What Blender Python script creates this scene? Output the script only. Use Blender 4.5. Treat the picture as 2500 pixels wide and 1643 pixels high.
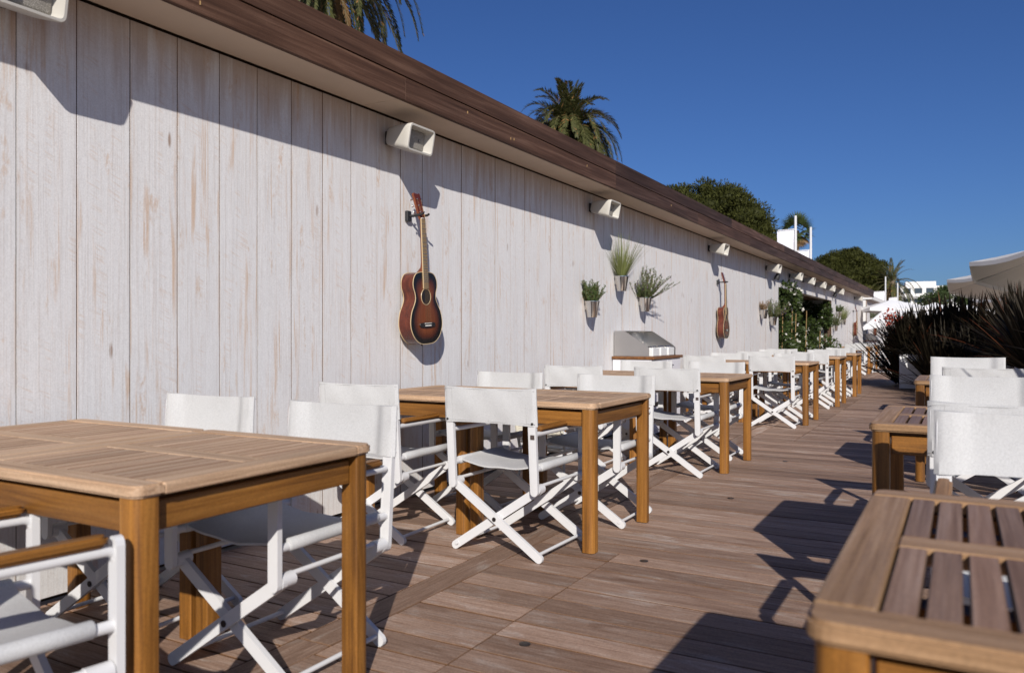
import bpy, bmesh, math, random
from mathutils import Vector, Matrix
R = math.radians
scene = bpy.context.scene
for o in list(bpy.data.objects): bpy.data.objects.remove(o)
col = scene.collection
rng = random.Random(7)

# ------------------------------------------------------------------ camera
cam_d = bpy.data.cameras.new('camera'); cam = bpy.data.objects.new('camera', cam_d); col.objects.link(cam)
cam.location = (3.28, 0.0, 1.105)
cam.rotation_euler = (R(90), 0, math.atan2(1095, 1944))
cam_d.lens = 28.0; cam_d.sensor_width = 36; cam_d.shift_y = -0.0022
cam_d.clip_start = 0.05; cam_d.clip_end = 3000
cam_d.dof.use_dof = True; cam_d.dof.focus_distance = 6.0; cam_d.dof.aperture_fstop = 3.6
scene.camera = cam
# ------------------------------------------------------------------ sky, sun, exposure
SUN = Vector((0.95, -1.57, 1.0)).normalized()
w = bpy.data.worlds.new('World'); scene.world = w; w.use_nodes = True
nt = w.node_tree; nt.nodes.clear()
sky = nt.nodes.new('ShaderNodeTexSky'); sky.sky_type = 'NISHITA'; sky.sun_disc = False
sky.sun_elevation = math.asin(SUN.z); sky.sun_rotation = math.atan2(SUN.x, SUN.y)
sky.air_density = 1.0; sky.dust_density = 0.6; sky.ozone_density = 3.5
hs = nt.nodes.new('ShaderNodeMix'); hs.data_type = 'RGBA'; hs.blend_type = 'MULTIPLY'; hs.inputs[0].default_value = 1; hs.inputs[7].default_value = (.39, .575, .95, 1)
bg = nt.nodes.new('ShaderNodeBackground'); bg.inputs['Strength'].default_value = 0.055
wo = nt.nodes.new('ShaderNodeOutputWorld')
nt.links.new(sky.outputs[0], hs.inputs[6]); nt.links.new(hs.outputs[2], bg.inputs[0]); nt.links.new(bg.outputs[0], wo.inputs[0])
sl = bpy.data.lights.new('sun', 'SUN'); sl.energy = 4.05; sl.angle = R(0.53); sl.color = (1.0, 0.94, 0.865)
so = bpy.data.objects.new('sun', sl); col.objects.link(so)
so.rotation_euler = SUN.to_track_quat('Z', 'Y').to_euler()
vs = scene.view_settings; vs.view_transform = 'Standard'; vs.look = 'None'; vs.gamma = 1; vs.exposure = 0.44
vs.use_curve_mapping = False
scene.render.resolution_x = 1024; scene.render.resolution_y = 672

# ------------------------------------------------------------------ material helpers
class NT:
    def __init__(s, name):
        s.m = bpy.data.materials.new(name); s.m.use_nodes = True
        s.t = s.m.node_tree; s.t.nodes.clear()
        s.out = s.t.nodes.new('ShaderNodeOutputMaterial')
        s.b = s.t.nodes.new('ShaderNodeBsdfPrincipled')
        s.t.links.new(s.b.outputs[0], s.out.inputs[0])
    def n(s, typ, **k):
        nd = s.t.nodes.new(typ)
        for a, v in k.items(): setattr(nd, a, v)
        return nd
    def l(s, a, b): s.t.links.new(a, b)
    def setv(s, sock, v):
        if isinstance(v, bpy.types.NodeSocket): s.l(v, sock)
        else: sock.default_value = v
    def math(s, op, a, b=0.0, clamp=False):
        nd = s.n('ShaderNodeMath', operation=op, use_clamp=clamp); s.setv(nd.inputs[0], a); s.setv(nd.inputs[1], b); return nd.outputs[0]
    def vmul(s, a, v):
        nd = s.n('ShaderNodeVectorMath', operation='MULTIPLY'); s.setv(nd.inputs[0], a); s.setv(nd.inputs[1], v); return nd.outputs[0]
    def vadd(s, a, v):
        nd = s.n('ShaderNodeVectorMath', operation='ADD'); s.setv(nd.inputs[0], a); s.setv(nd.inputs[1], v); return nd.outputs[0]
    def noise(s, vec, scale=1, detail=4, rough=.55, dist=0):
        nd = s.n('ShaderNodeTexNoise'); s.l(vec, nd.inputs['Vector']); nd.inputs['Scale'].default_value = scale
        nd.inputs['Detail'].default_value = detail; nd.inputs['Roughness'].default_value = rough; nd.inputs['Distortion'].default_value = dist
        return nd.outputs[0]
    def ramp(s, f, *stops):
        nd = s.n('ShaderNodeValToRGB'); s.l(f, nd.inputs[0]); e = nd.color_ramp.elements
        while len(e) < len(stops): e.new(0.5)
        for i, (p, c) in enumerate(stops):
            e[i].position = p; e[i].color = (c[0], c[1], c[2], 1) if not isinstance(c, (int, float)) else (c, c, c, 1)
        return nd.outputs[0]
    def mix(s, f, a, b, blend='MIX'):
        nd = s.n('ShaderNodeMix', data_type='RGBA', blend_type=blend)
        s.setv(nd.inputs[0], f)
        for q, v in ((nd.inputs[6], a), (nd.inputs[7], b)):
            s.setv(q, v if isinstance(v, bpy.types.NodeSocket) else (v[0], v[1], v[2], 1))
        return nd.outputs[2]
    def mrange(s, v, a, b, c=0., d=1., smooth=True):
        nd = s.n('ShaderNodeMapRange'); nd.interpolation_type = 'SMOOTHSTEP' if smooth else 'LINEAR'
        s.setv(nd.inputs[0], v)
        for i, q in enumerate((a, b, c, d)): s.setv(nd.inputs[i + 1], q)
        return nd.outputs[0]
    def bump(s, h, strength=.3, dist=.01):
        nd = s.n('ShaderNodeBump'); nd.inputs['Strength'].default_value = strength; nd.inputs['Distance'].default_value = dist
        s.l(h, nd.inputs['Height']); s.l(nd.outputs[0], s.b.inputs['Normal'])
    def rnd(s):
        o = s.n('ShaderNodeObjectInfo').outputs['Random']; i = s.n('ShaderNodeNewGeometry').outputs['Random Per Island']
        return s.math('FRACT', s.math('ADD', s.math('MULTIPLY', o, 7.31), i))
    def objvec(s, r=None):
        v = s.n('ShaderNodeTexCoord').outputs['Object']
        if r is None: return v
        c = s.n('ShaderNodeCombineXYZ')
        s.l(s.math('MULTIPLY', r, 37.), c.inputs[0]); s.l(s.math('MULTIPLY', r, 91.), c.inputs[1]); s.l(s.math('MULTIPLY', r, 53.), c.inputs[2])
        return s.vadd(v, c.outputs[0])
    def fin(s, colr=None, rough=.6, metal=0., spec=.5, **k):
        if colr is not None: s.setv(s.b.inputs['Base Color'], colr if isinstance(colr, bpy.types.NodeSocket) else (colr[0], colr[1], colr[2], 1))
        s.setv(s.b.inputs['Roughness'], rough); s.b.inputs['Metallic'].default_value = metal
        s.b.inputs['Specular IOR Level'].default_value = spec
        return s.m

def plain(name, c, rough=.6, metal=0., spec=.5, var=.06, scale=14, bump=.12):
    t = NT(name); v = t.objvec(); f = t.noise(v, scale, 4)
    cc = t.mix(f, [x * (1 - var * 2) for x in c], [min(1, x * (1 + var)) for x in c])
    if bump: t.bump(t.noise(v, scale * 6, 3), bump, .002)
    return t.fin(cc, rough, metal, spec)

AX = {'x': 0, 'y': 1, 'z': 2}
def wood(name, dark, mid, light, axis, rough=.55, spec=.35, across=26, along=1.2, bstr=.25, var=.35, red=None, fine=3.0, gap=False):
    t = NT(name); r = t.rnd(); v = t.objvec(r)
    k = [across] * 3; k[AX[axis]] = along
    g = t.noise(t.vmul(v, k), 1, 6, .62, .6)
    k2 = [across * fine] * 3; k2[AX[axis]] = along * 3
    g2 = t.noise(t.vmul(v, k2), 1, 3, .6)
    k3 = [5.] * 3; k3[AX[axis]] = 1.3
    blot = t.noise(t.vmul(v, k3), 1, 3, .5)
    c = t.ramp(g, (.25, dark), (.5, mid), (.78, light))
    c = t.mix(t.mrange(g2, .35, .7), t.mix(1., c, (.78, .75, .72), 'MULTIPLY'), c)
    c = t.mix(1., c, t.ramp(blot, (.25, .80), (.75, 1.12)), 'MULTIPLY')
    c = t.mix(1., c, t.ramp(r, (0., 1 - var), (1., 1 + var * .45)), 'MULTIPLY')
    if red: 
        r2 = t.math('FRACT', t.math('MULTIPLY', r, 17.3))
        c = t.mix(t.math('MULTIPLY', r2, .6), c, t.mix(1., c, red, 'MULTIPLY'))
    c = t.mix(1., c, t.ramp(t.noise(v, 170, 2, .7), (.30, .86), (.70, 1.12)), 'MULTIPLY')
    if gap:     # slat sides coloured dark so the sunlit gaps still look shaded
        sn = t.n('ShaderNodeSeparateXYZ'); t.l(t.n('ShaderNodeNewGeometry').outputs['True Normal'], sn.inputs[0])
        c = t.mix(t.mrange(sn.outputs[2], .9, .5), c, (.07, .035, .016))
    t.bump(t.math('ADD', g, t.math('MULTIPLY', g2, .6)), bstr, .003)
    return t.fin(c, t.mrange(g, .2, .8, rough + .1, rough - .08), 0, spec)

M = {}
TD, TM_, TL = (.085, .032, .006), (.265, .112, .020), (.37, .175, .042)
for a in 'xyz': M['teak_' + a] = wood('teak oiled ' + a, TD, TM_, TL, a, .45, .4, var=.22, along=1.4, across=42, bstr=.2)
for a in 'xy': M['teaktop_' + a] = wood('teak top weathered ' + a, (.32, .195, .115), (.51, .345, .22), (.62, .455, .315), a, .55, .35, var=.10, along=1.3, across=48, bstr=.2)
for a in 'xy': M['slat_' + a] = wood('teak slat weathered ' + a, (.31, .19, .115), (.49, .33, .215), (.60, .44, .31), a, .55, .35, var=.16, along=1.3, across=48, bstr=.2, red=(.98, .90, .87), gap=True)
for a in 'xy': M['topR_' + a] = wood('right teak top ' + a, (.22, .125, .055), (.37, .225, .118), (.48, .315, .18), a, .5, .35, var=.12, along=1.3, across=48, bstr=.2)
M['slatR_y'] = wood('right teak slat', (.19, .11, .068), (.295, .185, .122), (.39, .265, .185), 'y', .5, .35, var=.30, along=1.3, across=48, bstr=.2, red=(1., .91, .86), gap=True)
def deckmat(axis):
    t = NT('deck weathered hardwood ' + axis); r = t.rnd(); v = t.objvec(r)
    def sc(ac, al): k = [ac] * 3; k[AX[axis]] = al; return t.vmul(v, k)
    g = t.noise(sc(55, 2.2), 1, 6, .66, .6); g2 = t.noise(sc(190, 5.), 1, 3, .6); bl = t.noise(sc(11, 2.6), 1, 5, .66, 1.0); sp = t.noise(v, 30, 4, .6); dk = t.noise(sc(8, 1.6), 1, 4, .6, .8)
    base = t.ramp(g, (.22, (.245, .162, .116)), (.5, (.335, .232, .176)), (.78, (.42, .312, .248)))
    c = t.mix(t.math('MULTIPLY', t.mrange(bl, .50, .74), .75), base, t.mix(g, (.40, .345, .31), (.58, .53, .49)))
    c = t.mix(t.math('MULTIPLY', t.mrange(dk, .50, .70), .60), c, t.mix(1., c, (.58, .50, .45), 'MULTIPLY'))
    c = t.mix(t.mrange(g2, .34, .60), t.mix(1., c, (.74, .68, .63), 'MULTIPLY'), c)
    c = t.mix(t.mrange(sp, .64, .72, 0, .4), c, t.mix(1., c, (.62, .52, .45), 'MULTIPLY'))
    r2 = t.math('FRACT', t.math('MULTIPLY', r, 13.7)); c = t.mix(1., c, t.ramp(r2, (0., (.64, .60, .57)), (1., (1.18, 1.17, 1.17))), 'MULTIPLY')
    c = t.mix(1., c, t.ramp(t.noise(v, 130, 3, .75), (.28, .72), (.72, 1.24)), 'MULTIPLY')
    # rusty brown board sides, darkened in colour so sunlit gaps read as shade
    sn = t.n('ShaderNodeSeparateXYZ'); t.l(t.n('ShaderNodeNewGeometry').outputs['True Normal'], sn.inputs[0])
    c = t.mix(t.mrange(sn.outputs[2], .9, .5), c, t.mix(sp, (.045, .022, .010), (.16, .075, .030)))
    t.bump(t.math('ADD', g, t.math('MULTIPLY', g2, .8)), .6, .003)
    return t.fin(c, t.mrange(bl, .4, .7, .6, .8), 0, .25)
for a in 'xy': M['deck_' + a] = deckmat(a)
M['fascia'] = wood('fascia dark hardwood', (.034, .016, .009), (.085, .043, .026), (.18, .105, .070), 'y', .6, .25, across=30, along=.8, var=.5, bstr=.3)

def plankmat():
    t = NT('whitewashed plank'); r = t.rnd(); v = t.objvec(r)
    pos = t.n('ShaderNodeNewGeometry').outputs['Position']
    sx = t.n('ShaderNodeSeparateXYZ'); t.l(pos, sx.inputs[0]); z = sx.outputs[2]
    big = t.noise(t.vmul(v, (6, 9, .8)), 1, 4, .6, .4)
    st = t.noise(t.vmul(v, (38, 38, 1.0)), 1, 6, .68, .5)
    fi = t.noise(t.vmul(v, (120, 120, 2.2)), 1, 3, .6)
    rv = t.n('ShaderNodeVectorRotate', rotation_type='X_AXIS'); t.l(v, rv.inputs['Vector']); rv.inputs['Angle'].default_value = R(24)
    saw = t.noise(t.vmul(rv.outputs[0], (6, 7, 95)), 1, 2, .5, .6)
    white = t.mix(big, (.61, .605, .605), (.725, .72, .72))
    white = t.mix(t.mrange(fi, .48, .72, 0, .34), white, (.44, .37, .33))
    # worn streaks and rubbed patches where the wood shows through
    coarse = t.noise(t.vmul(v, (9, 11, 1.5)), 1, 5, .62, .8)
    wear = t.math('MULTIPLY', t.mrange(st, .48, .63), t.mrange(coarse, .48, .64))
    mot = t.noise(t.vmul(v, (60, 60, 26)), 1, 4, .7)
    patch = t.math('MULTIPLY', t.mrange(t.noise(t.vmul(v, (8, 10, 3.2)), 1, 4, .6, .6), .58, .70), t.mrange(mot, .38, .62))
    wear = t.math('MAXIMUM', t.math('MULTIPLY', wear, .70), t.math('MULTIPLY', patch, .56))
    edge = t.n('ShaderNodeTexCoord').outputs['Object']; se = t.n('ShaderNodeSeparateXYZ'); t.l(edge, se.inputs[0])
    eg = t.math('MULTIPLY', t.mrange(t.math('ABSOLUTE', se.outputs[1]), .112, .123), t.mrange(t.noise(t.vmul(v, (3, 3, 1.5)), 1, 3, .6), .50, .62))
    wear = t.math('MAXIMUM', wear, t.math('MULTIPLY', eg, .42))
    sm = t.math('MULTIPLY', t.mrange(saw, .52, .66, 0, .25), t.mrange(t.noise(t.vmul(v, (5, 14, 1.6)), 1, 2, .5), .52, .64))
    wear = t.math('MAXIMUM', wear, sm)
    white = t.mix(t.mrange(mot, .35, .7, 0, .22), white, (.50, .475, .46))
    c = t.mix(wear, white, t.mix(fi, (.43, .245, .125), (.59, .42, .285)))
    # knots
    vo = t.n('ShaderNodeTexVoronoi'); t.l(t.vmul(v, (4, 7.5, 2.1)), vo.inputs['Vector']); vo.inputs['Scale'].default_value = 1
    kn = t.math('MULTIPLY', t.mrange(vo.outputs['Distance'], .10, .035), t.mrange(t.math('FRACT', t.math('MULTIPLY', vo.outputs['Color'], 9.7)), .36, .40))
    c = t.mix(t.math('MULTIPLY', kn, t.mrange(fi, .25, .6, .2, .8)), c, (.23, .13, .075))
    c = t.mix(t.mrange(t.math('ABSOLUTE', se.outputs[1]), .1226, .1233), c, (.10, .058, .033))
    c = t.mix(1., c, t.ramp(t.noise(v, 150, 3, .75), (.28, .88), (.72, 1.10)), 'MULTIPLY')
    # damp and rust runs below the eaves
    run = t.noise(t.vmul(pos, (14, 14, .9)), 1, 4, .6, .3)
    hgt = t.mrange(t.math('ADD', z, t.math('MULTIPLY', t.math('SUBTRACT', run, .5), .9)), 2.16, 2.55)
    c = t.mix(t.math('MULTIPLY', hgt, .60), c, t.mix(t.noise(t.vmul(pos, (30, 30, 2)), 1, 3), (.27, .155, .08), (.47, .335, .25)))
    t.bump(t.math('ADD', t.math('ADD', st, t.math('MULTIPLY', fi, .7)), t.math('MULTIPLY', saw, .25)), .28, .003)
    return t.fin(c, .75, 0, .25)
M['plank'] = plankmat()
M['backing'] = plain('dark backing board', (.10, .065, .045), .9, spec=.1)
M['soffit'] = plain('cream painted soffit', (.60, .49, .385), .8, spec=.2, var=.07, scale=3)
M['render'] = plain('white render', (.70, .69, .67), .85, spec=.2, scale=5)
M['roofing'] = plain('grey roofing', (.22, .21, .20), .9, spec=.1)
M['frame'] = plain('white lacquered frame', (.60, .60, .605), .4, spec=.4, var=.03, scale=9, bump=.03)
def fabric():
    t = NT('white mesh canvas'); v = t.objvec()
    wv = t.noise(t.vmul(v, (420, 420, 420)), 1, 2, .6); big = t.noise(v, 7, 4, .6)
    c = t.mix(wv, (.49, .495, .495), (.62, .62, .62)); c = t.mix(t.mrange(big, .4, .75, 0, .3), c, (.47, .465, .455)); c = t.mix(1., c, t.ramp(t.noise(v, 190, 2, .7), (.3, .90), (.7, 1.07)), 'MULTIPLY')
    h = t.math('ADD', t.math('MULTIPLY', wv, .25), t.math('MULTIPLY', t.noise(t.vmul(v, (14, 6, 5)), 1, 3, .55), 1.5))
    t.bump(h, .22, .006)
    tr = t.n('ShaderNodeBsdfTranslucent'); t.l(c, tr.inputs[0])
    mx = t.n('ShaderNodeMixShader'); mx.inputs[0].default_value = .13
    m = t.fin(c, .85, 0, .2)
    t.l(t.b.outputs[0], mx.inputs[1]); t.l(tr.outputs[0], mx.inputs[2]); t.l(mx.outputs[0], t.out.inputs[0])
    return m
M['fabric'] = fabric()
M['seam'] = plain('stitched hem', (.40, .40, .395), .8)
M['bolt'] = plain('dark steel bolt', (.08, .07, .065), .35, .8, var=.1)
M['badge'] = plain('bronze badge', (.07, .05, .045), .5, var=.1)
M['steel'] = plain('brushed steel', (.56, .54, .52), .30, 1., var=.05, scale=5, bump=.05)
M['steelpot'] = plain('shiny zinc pot', (.66, .64, .61), .16, 1., var=.05, scale=5, bump=.02)
M['black'] = plain('black rubber', (.018, .018, .02), .55)
M['speaker'] = plain('cream speaker plastic', (.50, .48, .435), .5, var=.07, scale=6)
def grillemat():
    t = NT('speaker grille'); v = t.objvec(); w_ = t.n('ShaderNodeTexVoronoi'); t.l(v, w_.inputs[0]); w_.inputs['Scale'].default_value = 260
    c = t.mix(t.mrange(w_.outputs[0], .2, .5), (.44, .42, .38), (.20, .185, .165)); return t.fin(c, .6, 0, .3)
M['grille'] = grillemat()
M['mahogany'] = wood('guitar mahogany', (.055, .011, .006), (.115, .024, .012), (.20, .05, .022), 'z', .22, .5, across=30, var=.1, bstr=.05)
M['neckwood'] = wood('guitar neck wood', (.09, .02, .008), (.17, .045, .016), (.26, .08, .03), 'z', .3, .5, across=40, var=.1, bstr=.05)
def burst():
    t = NT('sunburst guitar top'); a = t.n('ShaderNodeAttribute', attribute_name='inset'); v = t.objvec()
    g = t.noise(t.vmul(v, (60, 90, 3)), 1, 4, .6)
    c = t.ramp(a.outputs['Fac'], (0., (.006, .004, .003)), (.30, (.010, .005, .004)), (.55, (.070, .016, .006)), (1., (.17, .045, .013)))
    c = t.mix(1., c, t.ramp(g, (.3, .72), (.75, 1.2)), 'MULTIPLY'); return t.fin(c, .18, 0, .5)
M['burst'] = burst()
M['binding'] = plain('cream binding', (.50, .38, .22), .35, var=.04)
M['fingerboard'] = plain('worn fingerboard', (.24, .17, .095), .45, scale=40, var=.15)
M['ebony'] = plain('ebony', (.014, .011, .01), .4)
M['ivory'] = plain('bone white', (.75, .73, .68), .35)
M['brass'] = plain('bronze strings', (.36, .22, .09), .35, 1.)
M['chrome'] = plain('chrome', (.72, .70, .66), .15, 1.)
M['counter'] = wood('counter teak', (.13, .05, .016), (.26, .11, .035), (.36, .17, .06), 'y', .45, .4)
M['cabinet'] = plain('white cabinet paint', (.66, .65, .68), .45, scale=4)
M['ceramic'] = plain('white ceramic', (.72, .73, .72), .25)
M['meshmetal'] = plain('cream perforated metal', (.62, .59, .50), .5)
M['soil'] = plain('potting soil', (.05, .035, .025), .95)
def leaf(name, c1, c2, rough=.5, tr=.25, spec=.35, tip=None):
    t = NT(name); r = t.n('ShaderNodeNewGeometry').outputs['Random Per Island']; v = t.objvec()
    g = t.noise(v, .9, 3); f = t.math('ADD', t.math('MULTIPLY', r, .7), t.math('MULTIPLY', g, .45), True)
    c = t.mix(f, c1, c2)
    if tip: c = t.mix(t.mrange(t.math('FRACT', t.math('MULTIPLY', r, 29.)), tip[1], tip[1] + .02), c, tip[0])
    trn = t.n('ShaderNodeBsdfTranslucent'); t.l(c, trn.inputs[0]); mx = t.n('ShaderNodeMixShader'); mx.inputs[0].default_value = tr
    m = t.fin(c, rough, 0, spec); t.l(t.b.outputs[0], mx.inputs[1]); t.l(trn.outputs[0], mx.inputs[2]); t.l(mx.outputs[0], t.out.inputs[0])
    return m
M['pine'] = leaf('pine needles', (.010, .013, .003), (.062, .066, .014), .65, .12, .15)
M['palm'] = leaf('palm leaflets', (.024, .030, .010), (.105, .108, .038), .42, .2, tip=((.30, .16, .06), .93))
M['fanpalm'] = leaf('fan palm', (.03, .045, .015), (.09, .12, .04), .45, .2)
M['deadfrond'] = leaf('dead frond', (.14, .085, .04), (.30, .19, .09), .7, .1)
M['flax'] = leaf('bronze flax leaf', (.0075, .0062, .0040), (.026, .020, .011), .62, .10, .18, tip=((.10, .03, .012), .94))
M['creeper'] = leaf('creeper leaf', (.014, .026, .007), (.06, .088, .022), .4, .25)
M['rosemary'] = leaf('rosemary', (.035, .065, .016), (.10, .145, .045), .55, .2)
M['grass'] = leaf('feather grass', (.12, .15, .04), (.27, .29, .11), .55, .3)
M['thyme'] = leaf('grey green herb', (.05, .08, .025), (.15, .19, .075), .55, .25)
M['petal'] = leaf('white petal', (.60, .58, .52), (.75, .73, .68), .6, .3)
M['lavender'] = leaf('mauve flower', (.16, .11, .20), (.26, .19, .30), .6, .2)
M['redleaf'] = leaf('red flower', (.30, .035, .02), (.42, .08, .04), .6, .3)
M['stem'] = plain('brown stem', (.12, .07, .035), .8)
M['frondrib'] = plain('frond rib', (.10, .09, .035), .6)
M['cane'] = plain('bamboo cane', (.38, .24, .10), .6)
M['trunk'] = plain('palm trunk', (.15, .11, .075), .9, var=.2, scale=6, bump=.6)
M['bark'] = plain('pine bark', (.13, .08, .055), .9, var=.2, scale=5, bump=.6)
M['planter'] = plain('white planter', (.70, .71, .72), .5, scale=3)
M['parasol'] = plain('white parasol cloth', (.74, .74, .75), .8, scale=3, spec=.2)
M['parasolshaded'] = plain('shade-darkened parasol cloth', (.56, .545, .535), .8, scale=3, spec=.2)  # white cloth with the shade of the underside put into its colour
M['bannercloth'] = plain('banner cloth', (.70, .69, .74), .8, scale=3)
M['redprint'] = plain('red print', (.42, .06, .07), .8)
M['greyprint'] = plain('grey print', (.45, .45, .52), .8)
M['glassdark'] = plain('dark window', (.05, .065, .08), .1)
M['awning'] = plain('blue awning', (.02, .11, .38), .7)
M['sand'] = plain('sand', (.60, .52, .42), .95, scale=.5, spec=.1)
M['hedge'] = leaf('hedge leaf', (.025, .042, .012), (.07, .10, .03), .5, .2)

# ------------------------------------------------------------------ mesh helpers
def obj(name, bm, mat, parent=None, smooth=False, loc=None):
    me = bm if isinstance(bm, bpy.types.Mesh) else bpy.data.meshes.new(name)
    if not isinstance(bm, bpy.types.Mesh):
        bmesh.ops.recalc_face_normals(bm, faces=bm.faces[:]); bm.to_mesh(me); bm.free()
        if smooth:
            for p in me.polygons: p.use_smooth = True
            try: me.set_sharp_from_angle(angle=R(38))
            except Exception: pass
        me.materials.append(M[mat])
    o = bpy.data.objects.new(name, me); col.objects.link(o)
    if parent: o.parent = parent
    if loc is not None: o.location = loc
    return o
def raw(name, V, F, mat, parent=None, smooth=False):
    me = bpy.data.meshes.new(name); me.from_pydata(V, [], F); me.update()
    me.materials.append(M[mat])
    if smooth:
        for p in me.polygons: p.use_smooth = True
    return obj(name, me, mat, parent)
def tag(o, label=None, cat=None, group=None, kind=None):
    if label: o['label'] = label
    if cat: o['category'] = cat
    if group: o['group'] = group
    if kind: o['kind'] = kind
    return o
def thing(name, label, cat, loc=(0, 0, 0), rz=0, group=None):
    o = bpy.data.objects.new(name, None); col.objects.link(o); o.empty_display_size = .1
    o.location = loc; o.rotation_euler = (0, 0, rz); return tag(o, label, cat, group)
def copy_tree(src, parent=None):
    c = src.copy(); col.objects.link(c)
    if parent: c.parent = parent
    for ch in list(src.children): copy_tree(ch, c)
    return c
def dup(src, loc, rz, label, group=None):
    c = copy_tree(src); c.location = loc; c.rotation_euler = (0, 0, rz); c['label'] = label
    if group: c['group'] = group
    return c
B = bmesh.new
def merge(bm, tb, mat=None):
    if mat is not None: bmesh.ops.transform(tb, matrix=mat, verts=tb.verts[:])
    me = bpy.data.meshes.new('tmp'); tb.to_mesh(me); tb.free(); bm.from_mesh(me); bpy.data.meshes.remove(me)
def box(bm, c, s, bev=0., seg=1, rot=None):
    t = B(); bmesh.ops.create_cube(t, size=1)
    for v in t.verts: v.co = Vector((v.co.x * s[0], v.co.y * s[1], v.co.z * s[2]))
    if bev: bmesh.ops.bevel(t, geom=t.edges[:], offset=bev, segments=seg, affect='EDGES', profile=.5)
    mt = Matrix.Translation(c)
    if rot is not None: mt = mt @ rot
    merge(bm, t, mt)
def bxo(lo, hi, bev=0., seg=1):
    bm = B(); lo = Vector(lo); hi = Vector(hi); box(bm, (lo + hi) / 2, hi - lo, bev, seg); return bm
def tube(bm, pts, r, n=8, cap=True):
    pts = [Vector(p) for p in pts]; rr = r if isinstance(r, (list, tuple)) else [r] * len(pts)
    up = None; rings = []
    for i, p in enumerate(pts):
        d = (pts[min(i + 1, len(pts) - 1)] - pts[max(i - 1, 0)]).normalized()
        if up is None: up = Vector((0, 0, 1)) if abs(d.z) < .9 else Vector((1, 0, 0))
        a = d.cross(up).normalized(); up = a.cross(d).normalized()
        rings.append([bm.verts.new(p + (a * math.cos(6.28319 * k / n) + up * math.sin(6.28319 * k / n)) * rr[i]) for k in range(n)])
    for i in range(len(rings) - 1):
        for k in range(n): bm.faces.new((rings[i][k], rings[i][(k + 1) % n], rings[i + 1][(k + 1) % n], rings[i + 1][k]))
    if cap: bm.faces.new(rings[0][::-1]); bm.faces.new(rings[-1])
def prism(bm, outline, f, t0, t1, bev=0.):
    """outline of 2-D points, f(u, v, t) -> 3-D, thickness t0..t1"""
    a = [bm.verts.new(f(u, v, t0)) for u, v in outline]; b = [bm.verts.new(f(u, v, t1)) for u, v in outline]
    n = len(outline); bm.faces.new(a[::-1]); bm.faces.new(b)
    for i in range(n): bm.faces.new((a[i], a[(i + 1) % n], b[(i + 1) % n], b[i]))
def stadium(p, q, wd, n=6):
    p = Vector(p); q = Vector(q); d = (q - p).normalized(); a0 = math.atan2(d.y, d.x); r = wd / 2; o = []
    for k in range(n + 1): a = a0 - math.pi / 2 + math.pi * k / n; o.append((q.x + r * math.cos(a), q.y + r * math.sin(a)))
    for k in range(n + 1): a = a0 + math.pi / 2 + math.pi * k / n; o.append((p.x + r * math.cos(a), p.y + r * math.sin(a)))
    return o
def lathe(bm, prof, n=20, c=(0, 0, 0), cap=True):
    rings = []
    for r, z in prof: rings.append([bm.verts.new((c[0] + r * math.cos(6.28319 * k / n), c[1] + r * math.sin(6.28319 * k / n), c[2] + z)) for k in range(n)])
    for i in range(len(rings) - 1):
        for k in range(n): bm.faces.new((rings[i][k], rings[i][(k + 1) % n], rings[i + 1][(k + 1) % n], rings[i + 1][k]))
    if cap: bm.faces.new(rings[0][::-1]); bm.faces.new(rings[-1])
def rrect(w_, h, r, n=4):
    o = []
    for sx, sy, a0 in ((1, 1, 0), (-1, 1, 90), (-1, -1, 180), (1, -1, 270)):
        for k in range(n + 1):
            a = R(a0 + 90 * k / n); o.append((sx * (w_ / 2 - r) + r * math.cos(a), sy * (h / 2 - r) + r * math.sin(a)))
    return o
def loft(bm, rings, cap0=True, cap1=True):
    rs = [[bm.verts.new(p) for p in rg] for rg in rings]; n = len(rs[0])
    for i in range(len(rs) - 1):
        for k in range(n): bm.faces.new((rs[i][k], rs[i][(k + 1) % n], rs[i + 1][(k + 1) % n], rs[i + 1][k]))
    if cap0: bm.faces.new(rs[0][::-1])
    if cap1: bm.faces.new(rs[-1])

# ================================================================== SETTING
gb = B(); box(gb, (0, 400, -.35), (3000, 2400, .1)); g = obj('ground', gb, 'sand'); tag(g, 'sandy ground around the deck', kind='structure')

# deck: boards run across the terrace, one trim board runs along it
P = .155; Y0 = 2.683; GAP = .0078
deck = bpy.data.objects.new('deck', None); col.objects.link(deck); tag(deck, 'weathered hardwood deck', kind='structure')
BW = P - GAP
_bm = {}
def deckboard(x0, x1, yc, jz=0.):
    L = round(x1 - x0, 3)
    if L not in _bm:
        bm = B(); box(bm, (0, 0, 0), (L, BW, .026), .0022); me = bpy.data.meshes.new('board'); bm.to_mesh(me); bm.free(); me.materials.append(M['deck_x']); _bm[L] = me
    o = obj('board', _bm[L], None, deck, loc=((x0 + x1) / 2, yc, -.013 + jz)); return o
def segs(k):
    s = [(.012, 1.173)]
    if k < 7 or k > 37: s += [(1.333, 1.7785), (1.7825, 4.7)]
    else: s += [(1.333, 3.62 if k % 2 else 4.15), (3.625 if k % 2 else 4.155, 4.9)]
    return s
far = B()
for k in range(-24, 290):
    yc = Y0 + P * (k + .5)
    for x0, x1 in segs(k):
        jz = rng.uniform(-.0012, .0008)
        if -11 <= k <= 38: deckboard(x0, x1, yc, jz)
        else: box(far, ((x0 + x1) / 2, yc, -.013 + jz), (x1 - x0, BW, .026))
fo = obj('board', far, 'deck_x', deck); tag(fo, kind='stuff')
tb = None
for i in range(14):
    y0 = -1.2 + i * 3.35; bm = B(); box(bm, (0, 0, 0), (.150, 3.344, .026), .0035)
    obj('trim_board', bm, 'deck_y', deck, loc=(1.253, y0 + 1.672, -.0125))
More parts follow.
